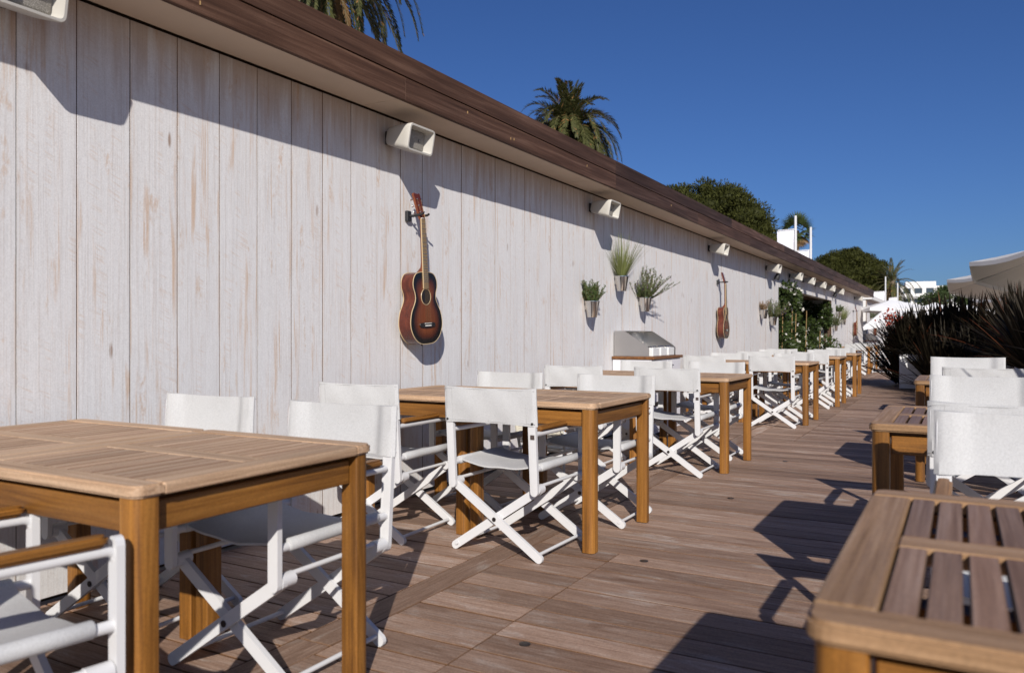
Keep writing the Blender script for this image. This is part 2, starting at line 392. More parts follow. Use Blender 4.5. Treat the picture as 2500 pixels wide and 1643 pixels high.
jb = B(); box(jb, (2.3, 21, -.20), (4.6, 48, .3)); obj('joists', jb, 'backing', deck)
for x, y in ((1.925, 2.498), (1.935, 3.698), (1.93, 5.4), (1.95, 7.2)):
    bm = B(); lathe(bm, [(.0, 0), (.021, 0), (.021, .0025), (.017, .0035), (0, .0035)], 18, cap=False); obj('access_plug', bm, 'bolt', deck, True, loc=(x, y, .0006))

# ================================================================== BEACH BUILDING
hall = thing('beach_building', 'long low building clad in whitewashed planks under a dark wooden eave', 'building')
WH = 2.53; EX = .34; YE = 33.4
OP0, OP1, OPZ = 17.29, 24.65, 2.08
PL = {}
def plank(parent, y, z0, z1, wd=.2472, x=0.):
    key = (round(z1 - z0, 3), wd)
    if key not in PL:
        bm = B(); box(bm, (0, 0, 0), (.024, wd, z1 - z0), .0014); me = bpy.data.meshes.new('plank'); bm.to_mesh(me); bm.free(); me.materials.append(M['plank']); PL[key] = me
    return obj('plank', PL[key], None, parent, loc=(x - .012 + rng.uniform(-.0016, .0016), y, (z0 + z1) / 2))
y = 1.796 - .25 * 9 + .125
while y < YE:
    if OP0 - .13 < y < OP1 + .1: plank(hall, y, OPZ, WH)
    else: plank(hall, y, .02, WH)
    y += .25
obj('backing_wall', bxo((-.20, -.8, 0), (-.030, OP0 - .08, WH)), 'backing', hall)
obj('backing_wall', bxo((-.20, OP1 + .1, 0), (-.030, YE + .1, WH)), 'backing', hall)
obj('lintel', bxo((-.20, OP0 - .08, OPZ + .01), (-.030, OP1 + .1, WH)), 'render', hall)
# recess behind the opening; back wall and ceiling coloured dark for its shade
obj('recess_wall', bxo((-2.6, OP0 - .3, -.3), (-2.4, OP1 + .4, WH)), 'backing', hall)
obj('recess_wall', bxo((-2.4, OP0 - .3, -.3), (-.202, OP0 - .082, WH)), 'render', hall)
obj('recess_wall', bxo((-2.4, OP1 + .102, -.3), (-.202, OP1 + .4, WH)), 'render', hall)
obj('recess_ceiling', bxo((-2.39, OP0 - .08, OPZ + .02), (-.203, OP1 + .1, OPZ + .1)), 'backing', hall)
obj('recess_floor', bxo((-2.4, OP0, -.3), (.01, OP1, -.01)), 'deck_y', hall)
obj('roof', bxo((-9, -.9, WH + .06), (EX - .045, YE + .4, 2.77)), 'roofing', hall)
obj('end_wall', bxo((-9, YE + .103, 0), (-.03, YE + .3, WH)), 'render', hall)
sj = [-.85, .8, 3.87, 6.78, 9.45, 12.4, 15.4, 18.4, 21.4, 24.4, 27.4, 30.4, 33.78]
for a, b in zip(sj[:-1], sj[1:]):
    obj('soffit_panel', bxo((.030, a + .002, WH), (EX - .033, b - .002, WH + .02), .002), 'soffit', hall)
obj('shadow_gap', bxo((.006, -.85, WH + .012), (.029, YE + .3, WH + .05)), 'black', hall)
obj('eave_beam', bxo((-.2, -.85, WH + .021), (EX - .045, YE + .3, WH + .058)), 'backing', hall)
lo_j = [-.9, .4, 3.9, 7.29, 10.1, 13.0, 16.2, 19.4, 22.6, 25.8, 29.0, 31.4, 33.85]
up_j = [-.9, 2.1, 7.27, 11.8, 15.8, 18.9, 22.0, 25.2, 28.4, 31.6, 33.85]
for a, b in zip(lo_j[:-1], lo_j[1:]): obj('fascia_board', bxo((EX - .030, a + .0015, WH - .004), (EX, b - .0002, 2.664), .001), 'fascia', hall)
for a, b in zip(up_j[:-1], up_j[1:]): obj('fascia_board', bxo((EX - .028, a + .0015, 2.669), (EX + .006, b - .0002, 2.80), .001), 'fascia', hall)
for yy in (2.4, 4.6, 5.2, 5.25, 6.6, 9.0):
    bm = B(); box(bm, (EX + .001, yy, 2.60 + .03 * math.sin(yy * 7)), (.003, .006, .018)); obj('nail_head', bm, 'cane', hall)

# second wing beyond the passage
wing = thing('beach_building', 'farther white plank wing beyond the end of the eave', 'building')
y = 34.9
while y < 46: plank(wing, y, .02, 2.5); y += .25
obj('backing_wall', bxo((-.4, 34.75, 0), (-.030, 46, 2.5)), 'render', wing)
obj('roof', bxo((-6, 34.7, 2.502), (.2, 46.1, 2.66)), 'render', wing)

# ================================================================== CHAIRS
BX, BY = .238, .245
def fxz(yc):
    return lambda u, v, t: Vector((u, yc + t, v))
def lean(z): return -max(0., z - .345) * .07
def make_chair():
    c = thing('director_chair', '', 'chair')
    for sgn, nm in ((-1, 'back'), (1, 'front')):
        yo = sgn * BY
        # crossed legs, the outer one and the inner one
        bm = B(); prism(bm, stadium((-.240, .348), (.250, .021), .042), fxz(yo - .002 * sgn), -.009, .009); obj('leg', bm, 'frame', c)
        bm = B(); prism(bm, stadium((.240, .348), (-.250, .021), .042), fxz(yo - .024 * sgn), -.009, .009); obj('leg', bm, 'frame', c)
        bm = B(); tube(bm, [(.0, yo + .008 * sgn, .184), (.0, yo + .0105 * sgn, .184)], .011, 12); obj('pivot_bolt', bm, 'bolt', c, True)
        for sx in (-1, 1):
            zt = .812 if sgn < 0 else .633
            o = stadium((0, .345), (0, zt), .041); bm = B()
            prism(bm, o, (lambda sx, yo, sgn: (lambda u, v, t: Vector((sx * BX + u, yo + .020 * sgn + t + (lean(v) if sgn < 0 else 0), v))))(sx, yo, sgn), -.0095, .0095)
            obj('post', bm, 'frame', c)
            bm = B(); tube(bm, [(sx * BX, yo + .008 * sgn, .352), (sx * BX, yo - .050 * sgn, .352)], .0235, 14); obj('hinge_boss', bm, 'frame', c, True)
            bm = B(); tube(bm, [(sx * .232, yo + .0075 * sgn, .342 if sgn > 0 else .36), (sx * .232, yo + .0103 * sgn, .342 if sgn > 0 else .36)], .008, 10)
            obj('bolt', bm, 'chrome', c, True)
    for sx in (-1, 1):
        bm = B(); tube(bm, [(sx * BX, -.24, .365), (sx * BX, .24, .365)], .0085, 10); obj('side_rod', bm, 'frame', c, True)
        bm = B(); tube(bm, [(sx * .236, -.24, .034), (sx * .236, .235, .034)], .0085, 10); obj('floor_rod', bm, 'frame', c, True)
        bm = B(); tube(bm, [(sx * BX, -.262, .452), (sx * BX, .262, .452)], .014, 12); obj('seat_rail', bm, 'frame', c, True)
        bm = B(); tube(bm, [(sx * BX, -.263, .622), (sx * BX, .24, .622), (sx * BX, .258, .616), (sx * BX, .265, .60)], .0125, 10)
        a = obj('armrest', bm, 'frame', c, True)
        bm = B(); prism(bm, stadium((0, -.215), (0, .222), .046), (lambda sx: lambda u, v, t: Vector((sx * BX + u, v, .636 + t)))(sx), 0, .024)
        bmesh.ops.bevel(bm, geom=[e for e in bm.edges if abs(e.verts[0].co.z - e.verts[1].co.z) < 1e-5], offset=.008, segments=3, affect='EDGES')
        obj('arm_pad', bm, 'teak_y', a, True)
    # seat: sagging sheet with rolled sleeves round the two rails
    n, m_ = 24, 10; bm = B(); top = []; bot = []
    for j in range(m_ + 1):
        yy = -.212 + .424 * j / m_; rt = []; rb = []
        for i in range(n + 1):
            u = -1 + 2 * i / n; x = u * .238; sag = -.034 * (1 - u * u) ** .8 + .004 * math.sin(7 * u + 3 * yy * 8) * (1 - abs(u))
            z = .4755 + sag - (.004 if j in (0, m_) else 0)
            rt.append(bm.verts.new((x, yy, z))); rb.append(bm.verts.new((x, yy, z - .007)))
        top.append(rt); bot.append(rb)
    for j in range(m_):
        for i in range(n):
            bm.faces.new((top[j][i], top[j][i + 1], top[j + 1][i + 1], top[j + 1][i])); bm.faces.new((bot[j][i], bot[j + 1][i], bot[j + 1][i + 1], bot[j][i + 1]))
    for i in range(n):
        bm.faces.new((top[0][i], bot[0][i], bot[0][i + 1], top[0][i + 1])); bm.faces.new((top[m_][i], top[m_][i + 1], bot[m_][i + 1], bot[m_][i]))
    for sx in (-1, 1):
        rings = []
        for j, yy in enumerate((-.214, -.210, -.1, 0, .1, .210, .214)):
            k = .86 if j in (0, 6) else 1
            rings.append([(sx * BX + .020 * k * math.cos(a) , yy, .4565 + .0205 * k * math.sin(a)) for a in [6.28319 * q / 16 for q in range(16)]])
        loft(bm, rings)
    obj('seat', bm, 'fabric', c, True)
    bm = B()
    for yy in (-.075, .075): box(bm, (0, yy, .4465), (.30, .0022, .0012))
    # back canvas: sleeve over both posts, flat in between
    nx, nz = 36, 8; bm = B(); rings = []
    for j in range(nz + 1):
        s = j / nz; rg = []
        def yofs(x, side):
            e = min(1, max(0, (abs(x) - .16) / .058)); e = e * e * (3 - 2 * e)
            q = max(0, (abs(x) - .250) / .016); rnd_ = math.sqrt(max(.04, 1 - q * q))
            th = (.0145 if side < 0 else (.0145 * e - .0095 * (1 - e))) * rnd_
            return side * th
        zz = lambda x: (.662 + .006 * (1 - (x / .266) ** 2)) * (1 - s) + (.846 - .007 * (1 - (x / .266) ** 2)) * s
        for i in range(nx + 1):
            x = -.266 + .532 * i / nx; z = zz(x); rg.append((x, -BY - .020 + lean(z) + yofs(x, -1) - .010 * (1 - (x / .266) ** 2) * math.sin(math.pi * s) * .5 + .0015 * math.sin(x * 31 + s * 4), z))
        for i in range(nx, -1, -1):
            x = -.266 + .532 * i / nx; z = zz(x); rg.append((x, -BY - .020 + lean(z) + yofs(x, 1) - .010 * (1 - (x / .266) ** 2) * math.sin(math.pi * s) * .5 + .0015 * math.sin(x * 31 + s * 4), z))
        rings.append(rg)
    loft(bm, rings); bk = obj('backrest', bm, 'fabric', c, True)
    bm = B()
    for zz0, th in ((.676, .0016), (.834, .0016)): box(bm, (0, -BY - .0350 + lean(zz0), zz0), (.52, .0016, .0018))
    for x in (-.214, .0, .214): box(bm, (x, -BY - .0348 + lean(.755) , .755), (.0016, .0016, .165), 0, 1, Matrix.Rotation(.07, 4, 'X'))
    obj('seam', bm, 'seam', bk)
    for sx in (-1, 1):
        bm = B(); tube(bm, [(sx * .245, -BY - .032 + lean(.677), .677), (sx * .245, -BY - .0375 + lean(.677), .677)], .0062, 10); obj('rivet', bm, 'bolt', bk, True)
    bm = B(); box(bm, (BX + .003, -BY - .0305 + lean(.612), .612), (.022, .0030, .022)); obj('badge', bm, 'badge', c)
    return c
chair0 = make_chair(); used = [False]
ORD = ['nearest', 'second', 'third', 'fourth', 'fifth', 'sixth', 'farthest']
def chair(cx, cy, facing, label, jitter=None, group='white director chairs along the plank wall'):
    j = rng.uniform(-.04, .04) if jitter is None else jitter
    rz = (0 if facing > 0 else math.pi) + j
    if not used[0]:
        used[0] = True; c = chair0; c.location = (cx, cy, 0); c.rotation_euler = (0, 0, rz); c['label'] = label; c['group'] = group; return c
    return dup(chair0, (cx, cy, 0), rz, label, group)

# ================================================================== TABLES
def make_table(a, b, nsl, gap, top='teaktop_', slat='slat_y'):
    t = thing('teak_table', '', 'table'); T = .757; th = .030; rw = .078
    def corner_rail(sy):
        o = []; hx = a / 2; y0 = sy * (b / 2); y1 = sy * (b / 2 - rw); r = .034
        pts = [(-hx, y1)]
        for k in range(6): an = R(180 - 90 * k / 5); pts.append((-hx + r + r * math.cos(an), y0 - sy * r + sy * r * math.sin(an)))
        for k in range(6): an = R(90 - 90 * k / 5); pts.append((hx - r + r * math.cos(an), y0 - sy * r + sy * r * math.sin(an)))
        pts.append((hx, y1)); return pts
    for sy in (-1, 1):
        bm = B(); prism(bm, corner_rail(sy), lambda u, v, q: Vector((u, v, T - th + q)), 0, th); bmesh.ops.recalc_face_normals(bm, faces=bm.faces[:])
        bmesh.ops.bevel(bm, geom=[e for e in bm.edges if abs(e.verts[0].co.z - e.verts[1].co.z) < 1e-6], offset=.006, segments=2, affect='EDGES'); obj('end_rail', bm, top + 'x', t)
    for sx in (-1, 1):
        bm = B(); box(bm, (sx * (a / 2 - rw / 2), 0, T - th / 2), (rw, b - 2 * rw - .001, th), .006, 2); obj('side_rail', bm, top + 'y', t)
    bm = B(); box(bm, (0, 0, T - th / 2 - .0005), (a - 2 * rw - .001, rw, th - .001), .004); obj('middle_rail', bm, top + 'x', t)
    inner = a - 2 * rw; p = inner / nsl; L = (b - 3 * rw) / 2 - .002
    bm = B(); box(bm, (0, 0, 0), (p - gap, L, .021), .002); me = bpy.data.meshes.new('slat'); bm.to_mesh(me); bm.free(); me.materials.append(M[slat])
    for sy in (-1, 1):
        for i in range(nsl):
            obj('slat', me, None, t, loc=(-inner / 2 + p * (i + .5), sy * (rw / 2 + .001 + L / 2), T - .012 + rng.uniform(-.0007, .0004)))
    ia = .045
    for sy in (-1, 1):
        bm = B(); box(bm, (0, sy * (b / 2 - ia), .674), (a - .16, .022, .074), .003); obj('apron', bm, 'teak_x', t)
    for sx in (-1, 1):
        bm = B(); box(bm, (sx * (a / 2 - ia), 0, .674), (.022, b - .16, .074), .003); obj('apron', bm, 'teak_y', t)
    for sy in (-1, 1):  # added inner boards, block light showing through the gap under the top
        bm = B(); box(bm, (0, sy * (b / 2 - .072), .714), (a - .15, .030, .025)); obj('gap_blocker', bm, 'teak_x', t)
    for sx in (-1, 1):
        bm = B(); box(bm, (sx * (a / 2 - .072), 0, .714), (.030, b - .18, .025)); obj('gap_blocker', bm, 'teak_y', t)
    for sy in (-1, 1):
        bm = B(); box(bm, (0, sy * (b / 4), .717), (a - .12, .05, .018)); obj('batten', bm, 'teak_x', t)
    for sx in (-1, 1):
        for sy in (-1, 1):
            h = .032; o = []; r = .028
            for (qx, qy, rr) in ((1, 1, r), (-1, 1, .006), (-1, -1, .006), (1, -1, .006)):
                a0 = {(1, 1): 0, (-1, 1): 90, (-1, -1): 180, (1, -1): 270}[(qx, qy)]
                for k in range(5):
                    an = R(a0 + 90 * k / 4); o.append((qx * (h - rr) + rr * math.cos(an), qy * (h - rr) + rr * math.sin(an)))
            bm = B(); cx, cy = sx * (a / 2 - .010 - h), sy * (b / 2 - .010 - h)
            prism(bm, o, (lambda sx, sy, cx, cy: lambda u, v, q: Vector((cx + sx * u, cy + sy * v, q)))(sx, sy, cx, cy), 0.004, .7262)
            obj('leg', bm, 'teak_z', t, True)
    return t
TS = .85
TA = .765; tabL = make_table(TA, TS, 12, .0055); tabR = make_table(.85, .95, 14, .0085, 'topR_', 'slatR_y')
tl_used = [0, 0]
def table(kind, cx, cy, label, group, rz=0):
    src = (tabL, tabR)[kind]
    if not tl_used[kind]:
        tl_used[kind] = 1; t = src; t.location = (cx, cy, 0); t.rotation_euler = (0, 0, rz); t['label'] = label; t['group'] = group; return t
    return dup(src, (cx, cy, 0), rz, label, group)
ROW = [1.155, 3.665, 6.30, 10.1, 12.95, 15.20]
GL = 'teak tables in pairs along the plank wall'
for i, y0 in enumerate(ROW):
    table(0, (.880 if i == 0 else .925) + TA / 2, y0 + TS / 2, 'teak table on the aisle side of the %s pair along the plank wall' % ORD[i], GL, rng.uniform(-.008, .008))
    table(0, (.114 if i == 0 else .158) + TA / 2, y0 + TS / 2 + rng.uniform(-.015, .02), 'teak table against the plank wall, half of the %s pair' % ORD[i], GL)
lab = lambda side, end, i: 'white director chair on the %s side at the %s end of the %s table pair' % (side, end, ORD[i])
chair(1.345, .905, 1, 'white director chair cut off by the lower left corner of the picture', -.17)
chair(.45, .92, 1, lab('wall', 'near', 0))
chair(1.235, 2.012, -1, lab('aisle', 'far', 0), .0)
chair(.47, 2.05, -1, lab('wall', 'far', 0), .03)
chair(1.262, 3.662, 1, lab('aisle', 'near', 1), -.02)
chair(.466, 3.60, 1, lab('wall', 'near', 1), .03)
chair(1.35, 4.48, -1, lab('aisle', 'far', 1), .0)
chair(.545, 4.50, -1, lab('wall', 'far', 1))
chair(1.285, 6.29, 1, lab('aisle', 'near', 2), 0.)
chair(.46, 6.33, 1, lab('wall', 'near', 2))
chair(1.27, 7.22, -1, lab('aisle', 'far', 2))
chair(.58, 7.20, -1, lab('wall', 'far', 2))
chair(1.335, 9.99, 1, lab('aisle', 'near', 3), 0.)
chair(.52, 10.0, 1, lab('wall', 'near', 3))
chair(1.30, 10.98, -1, lab('aisle', 'far', 3))
chair(.45, 10.95, -1, lab('wall', 'far', 3))
chair(1.33, 12.79, 1, lab('aisle', 'near', 4))
chair(.50, 12.8, 1, lab('wall', 'near', 4))
chair(1.30, 13.85, -1, lab('aisle', 'far', 4))
chair(.50, 13.85, -1, lab('wall', 'far', 4))
chair(1.31, 15.05, 1, lab('aisle', 'near', 5))
chair(.48, 15.1, 1, lab('wall', 'near', 5))
chair(1.28, 16.15, -1, lab('aisle', 'far', 5))
# far group beyond the opening
table(0, .72, 24.5, 'farthest teak table on the left, beyond the creeper filled opening', GL, .0)
table(0, .60, 28.2, 'small far teak table under the white parasol', GL, .0)
chair(.75, 23.75, 1, 'far white director chair, back turned, at the lone table past the opening', .1)
chair(1.35, 25.0, -1, 'far white director chair beside the dark flax leaves, turned sideways', 1.5)
chair(.75, 25.3, -1, 'far white director chair facing us behind the lone table past the opening', -.1)
chair(1.25, 28.3, -1, 'tiny white director chair under the far white parasol', 1.4)
GR = 'slatted teak tables on the right side of the deck'
RT = [(3.110, 1.025, 'blurred slatted teak table filling the lower right corner'), (2.965, 3.40, 'slatted teak table on the right behind the nearest canvas chair back'), (2.972, 6.68, 'slatted teak table on the right whose corner shows beside the white planter'), (2.93, 11.7, 'slatted teak table farthest back on the right, before the flax')]
for i, (x, y0, lb) in enumerate(RT): table(1, x + .425, y0 + .475, lb, GR)
GC = 'white director chairs on the right side of the deck'
chair(3.475, 2.43, -1, 'nearest canvas chair back at the right edge, in front of the slatted tables', .0, GC)
chair(3.44, 3.40, 1, 'white canvas chair back on the right peeking just over the nearest one', .02, GC)
chair(3.39, 4.79, -1, 'white canvas chair back on the right, third from the front', -.01, GC)
chair(3.44, 6.66, 1, 'right hand canvas chair back striped by leaf shadows', -.03, GC)
dch = chair(3.335, 8.25, -1, 'farthest canvas chair back on the right, against the dark flax', .0, GC)

for o in list(col.objects):
    if o.parent is None and o.get('group') == GC: o.scale = (1, 1, 1.035)
dch.scale = (1.14, 1, 1.055)

# ================================================================== WALL SPEAKERS
def make_speaker():
    s = thing('wall_speaker', '', 'loudspeaker'); tilt = Matrix.Rotation(R(10), 4, 'Y')
    bm = B()
    def ring(x, w_, h, r, dz=0): return [tuple(tilt @ Vector((x, p, q + dz))) for p, q in rrect(w_, h, r)]
    loft(bm, [ring(-.02, .16, .09, .02), ring(.0, .20, .13, .03), ring(.10, .27, .17, .035), ring(.20, .315, .19, .035), ring(.235, .325, .197, .032), ring(.243, .318, .190, .030), ring(.243, .292, .166, .022), ring(.17, .262, .142, .016)], True, True)
    obj('cabinet', bm, 'speaker', s, True)
    bm = B(); loft(bm, [ring(.1702, .258, .136, .015), ring(.176, .250, .128, .014), ring(.178, .24, .118, .012)]); g_ = obj('grille', bm, 'grille', s, True)
    bm = B(); box(bm, tuple(tilt @ Vector((.180, .06, .0))), (.004, .026, .017), .001, 1, tilt); bd = obj('badge', bm, 'black', g_)
    bm = B()
    for k in range(4): box(bm, tuple(tilt @ Vector((.1826, .0515 + .0055 * k, .001 * (k % 2)))), (.0012, .0032, .0075), 0, 1, tilt)
    obj('badge_print', bm, 'speaker', bd)
    bm = B(); box(bm, (.0, 0, .0), (.018, .10, .10), .003); tube(bm, [(0, 0, 0), (.02, 0, 0)], .02); bmesh.ops.translate(bm, verts=bm.verts[:], vec=(-.045, 0, 0)); obj('bracket', bm, 'black', s)
    return s
SPK = [1.71, 4.165, 7.44, 11.80, 15.80, 18.2, 19.9, 21.7, 23.4, 25.3, 30.5]
SL = ['cream loudspeaker cut off by the upper left corner', 'large cream loudspeaker under the eave above the nearest guitar', 'cream loudspeaker under the eave, above the hanging herb pots', 'cream loudspeaker under the eave above the second guitar', 'cream loudspeaker left of the creeper filled opening', 'first small loudspeaker over the creeper filled opening', 'second small loudspeaker over the creeper filled opening', 'third small loudspeaker over the creeper filled opening', 'fourth small loudspeaker over the creeper filled opening', 'last small loudspeaker past the creeper filled opening', 'farthest loudspeaker near the end of the eave']
sp0 = make_speaker()
for i, yy in enumerate(SPK):
    s = sp0 if i == 0 else copy_tree(sp0); s.scale = (.9, .84, .86); s.location = (.055, yy, 2.425 if i == 0 else 2.385); s['label'] = SL[i]; s['group'] = 'cream loudspeakers under the eave'
for i, yy in enumerate((16.5, 24.9)):
    bm = B(); lathe(bm, [(0, -.07), (.05, -.07), (.055, 0), (.03, .06), (0, .07)], 14, cap=False)
    o = obj('spot_lamp', bm, 'black', None, True, loc=(.085, yy, 2.26)); o.rotation_euler = (0, R(20), 0)
    tag(o, ['small black lamp under the eave left of the opening', 'small black lamp under the eave right of the opening'][i], 'lamp', 'black lamps under the eave')

# ================================================================== GUITARS
def catmull(pts, n):
    out = []
    for i in range(len(pts) - 1):
        p0 = pts[max(i - 1, 0)]; p1 = pts[i]; p2 = pts[i + 1]; p3 = pts[min(i + 2, len(pts) - 1)]
        for k in range(n):
            t = k / n; out.append(tuple(.5 * ((2 * b) + (-a + c_) * t + (2 * a - 5 * b + 4 * c_ - d) * t * t + (-a + 3 * b - 3 * c_ + d) * t ** 3) for a, b, c_, d in zip(p0, p1, p2, p3)))
    out.append(pts[-1]); return out
half = catmull([(0, 0), (.075, .006), (.135, .04), (.172, .095), (.181, .15), (.165, .215), (.132, .268), (.116, .305), (.120, .345), (.135, .385), (.132, .43), (.105, .468), (.06, .482), (0, .484)], 5)
gout = [(-u, v) for u, v in half[1:-1]][::-1] + half     # closed loop, y-z plane
gout = half + [(-u, v) for u, v in half[1:-1]][::-1]
def inset(loop, d):
    n = len(loop); o = []
    cy = .2
    for i, (u, v) in enumerate(loop):
        a = Vector(loop[i - 1]); b = Vector(loop[(i + 1) % n]); t = (b - a).normalized(); o.append((u - t.y * d, v + t.x * d))
    return o
def make_guitar():
    g_ = thing('guitar', '', 'guitar'); D0, D1 = .035, .133
    bm = B(); loft(bm, [[(D0, u, v) for u, v in gout], [(D1, u, v) for u, v in gout]], True, True); body = obj('body', bm, 'mahogany', g_, True)
    # sunburst top with the distance from the rim stored on its vertices
    ds = [0, .012, .024, .036, .05, .066, .082, .1]; V = []; F = []; att = []
    for q, d in enumerate(ds):
        lp = [((u * (1 - d / .19)), (.215 + (v - .215) * (1 - d / .245))) for u, v in gout]
        for u, v in lp: V.append((D1 + .0015, u * .995, .001 + v * .995)); att.append(min(1, d / .1))
    n = len(gout)
    for q in range(len(ds) - 1):
        for i in range(n): F.append((q * n + i, q * n + (i + 1) % n, (q + 1) * n + (i + 1) % n, (q + 1) * n + i))
    F.append(tuple((len(ds) - 1) * n + i for i in range(n)))
    me = bpy.data.meshes.new('top'); me.from_pydata(V, [], F); at = me.attributes.new('inset', 'FLOAT', 'POINT')
    for i, a in enumerate(att): at.data[i].value = a
    me.materials.append(M['burst']); tp = obj('top', me, None, g_)
    for x in (D0, D1): 
        bm = B(); tube(bm, [(x, u, v) for u, v in gout] + [(x, *gout[0])], .003, 6, False); obj('binding', bm, 'binding', g_, True)
    sh = .318
    bm = B(); bmesh.ops.create_circle(bm, cap_ends=True, radius=.049, segments=28, matrix=Matrix.Translation((D1 + .0032, 0, sh)) @ Matrix.Rotation(R(90), 4, 'Y')); obj('soundhole', bm, 'ebony', tp)
    bm = B(); tube(bm, [(D1 + .0022, .054 * math.cos(a), sh + .054 * math.sin(a)) for a in [6.28319 * k / 28 for k in range(29)]], .0028, 5, False); obj('rosette', bm, 'binding', tp, True)
    bm = B(); prism(bm, [(-.085, .128), (-.08, .118), (-.03, .112), (.03, .112), (.08, .118), (.085, .128), (.08, .142), (.03, .146), (-.03, .146), (-.08, .142)], lambda u, v, t: Vector((D1 + .0016 + t, u, v)), 0, .009); br = obj('bridge', bm, 'ebony', g_)
    bm = B(); box(bm, (D1 + .0125, 0, .140), (.006, .074, .004)); obj('saddle', bm, 'ivory', br)
    for k in range(6):
        bm = B(); tube(bm, [(D1 + .010, -.029 + .0116 * k, .124), (D1 + .016, -.029 + .0116 * k, .124)], .0036, 8); obj('bridge_pin', bm, 'ivory', br, True)
    bm = B(); prism(bm, [(-.028, .372), (.028, .372), (.0225, .842), (-.0225, .842)], lambda u, v, t: Vector((D1 + .002 + t, u, v)), 0, .007); fb = obj('fingerboard', bm, 'fingerboard', g_)
    for k in range(19):
        z = .842 - .635 * (1 - 2 ** (-(k + 1) / 12.)); bm = B(); wz = .0225 + .0055 * (.842 - z) / .47
        if z > .375: box(bm, (D1 + .0098, 0, z), (.002, wz * 2 - .002, .0022)); obj('fret', bm, 'chrome', fb)
        else: bm.free()
    bm = B(); box(bm, (D1 + .006, -.0262, .607), (.0075, .0022, .47), 0, 1, Matrix.Rotation(-.0117, 4, 'X')); obj('fingerboard_edge', bm, 'binding', fb)
    bm = B(); rg = []
    for z, wz, dp in ((.476, .030, .075), (.49, .0275, .06), (.515, .0255, .032), (.55, .025, .024), (.70, .0235, .021), (.835, .0225, .019)):
        rg.append([(D1 + .0018 - dp * math.sin(a) , wz * math.cos(a), z) for a in [math.pi * k / 8 for k in range(9)]])
    loft(bm, rg); obj('neck', bm, 'neckwood', g_, True)
    ht = Matrix.Translation((D1 - .004, 0, .838)) @ Matrix.Rotation(R(-14), 4, 'Y')
    ol = [(-.023, -.002), (.023, -.002), (.031, .03), (.036, .17), (.03, .182), (.012, .176), (-.012, .176), (-.03, .182), (-.036, .17), (-.031, .03)]
    bm = B(); prism(bm, ol, lambda u, v, t: ht @ Vector((t, u, v)), -.008, .008); hd = obj('headstock', bm, 'neckwood', g_)
    bm = B(); prism(bm, [(u * .97, v) for u, v in ol], lambda u, v, t: ht @ Vector((t, u, v)), .0082, .0096); obj('headplate', bm, 'mahogany', hd)
    bm = B(); box(bm, (D1 + .008, 0, .8435), (.010, .045, .005)); obj('nut', bm, 'ivory', g_)
    for sx in (-1, 1):
        for k in range(3):
            v = .045 + .046 * k; p = ht @ Vector((.012, sx * .021, v)); q = ht @ Vector((-.012, sx * .035, v)); e = ht @ Vector((-.012, sx * .054, v))
            bm = B(); tube(bm, [ht @ Vector((.009, sx * .021, v)), ht @ Vector((.022, sx * .021, v))], .0042, 8); tube(bm, [q, e], .003, 6); box(bm, e, (.006, .012, .017), .002); obj('tuner', bm, 'chrome', hd, True)
    for k in range(6):
        u0 = -.029 + .0116 * k; u1 = -.0175 + .007 * k; bm = B()
        v = .045 + .046 * (k if k < 3 else 5 - k); pe = ht @ Vector((.016, (-1 if k < 3 else 1) * .021, v))
        tube(bm, [(D1 + .0165, u0, .140), (D1 + .0145, u1, .845), pe], .00045, 4); obj('string', bm, 'brass', g_)
    bm = B(); tube(bm, [(.084, 0, .001), (.084, 0, -.012)], .006, 8); obj('end_pin', bm, 'black', g_)
    return g_
def make_hanger():
    h = thing('guitar_hanger', '', 'hanger')
    bm = B(); box(bm, (.014, 0, 0), (.026, .045, .072), .006, 2); obj('wall_plate', bm, 'black', h)
    bm = B(); tube(bm, [(.03, 0, 0), (.098, 0, .0)], .009, 10); tube(bm, [(.165, -.032, .008), (.15, -.032, .0), (.105, -.030, -.002), (.096, 0, 0), (.105, .030, -.002), (.15, .032, .0), (.165, .032, .008)], .008, 8)
    obj('yoke', bm, 'black', h, True); return h
gt0 = make_guitar(); hg0 = make_hanger()
GY = [(4.40, 'nearest sunburst guitar hanging high on the plank wall'), (12.30, 'second guitar on the wall, right of the steel grill hood'), (30.1, 'far small guitar hanging past the creeper filled opening'), (37.5, 'farthest guitar, half hidden by the white parasol')]
for i, (yy, lb) in enumerate(GY):
    g_ = gt0 if i == 0 else copy_tree(gt0); g_.location = (.008, yy, 1.038); g_['label'] = lb; g_['group'] = 'guitars on the plank wall'; g_.rotation_euler = (R(3.4), R(-.6), 0); g_.location.y = yy + .012
    h = hg0 if i == 0 else copy_tree(hg0); h.location = (.002, yy - .040, 1.038 + .866); h['label'] = 'black wall hanger carrying the ' + ['nearest guitar', 'second guitar', 'far guitar past the opening', 'farthest guitar'][i]; h['group'] = 'guitar hangers'

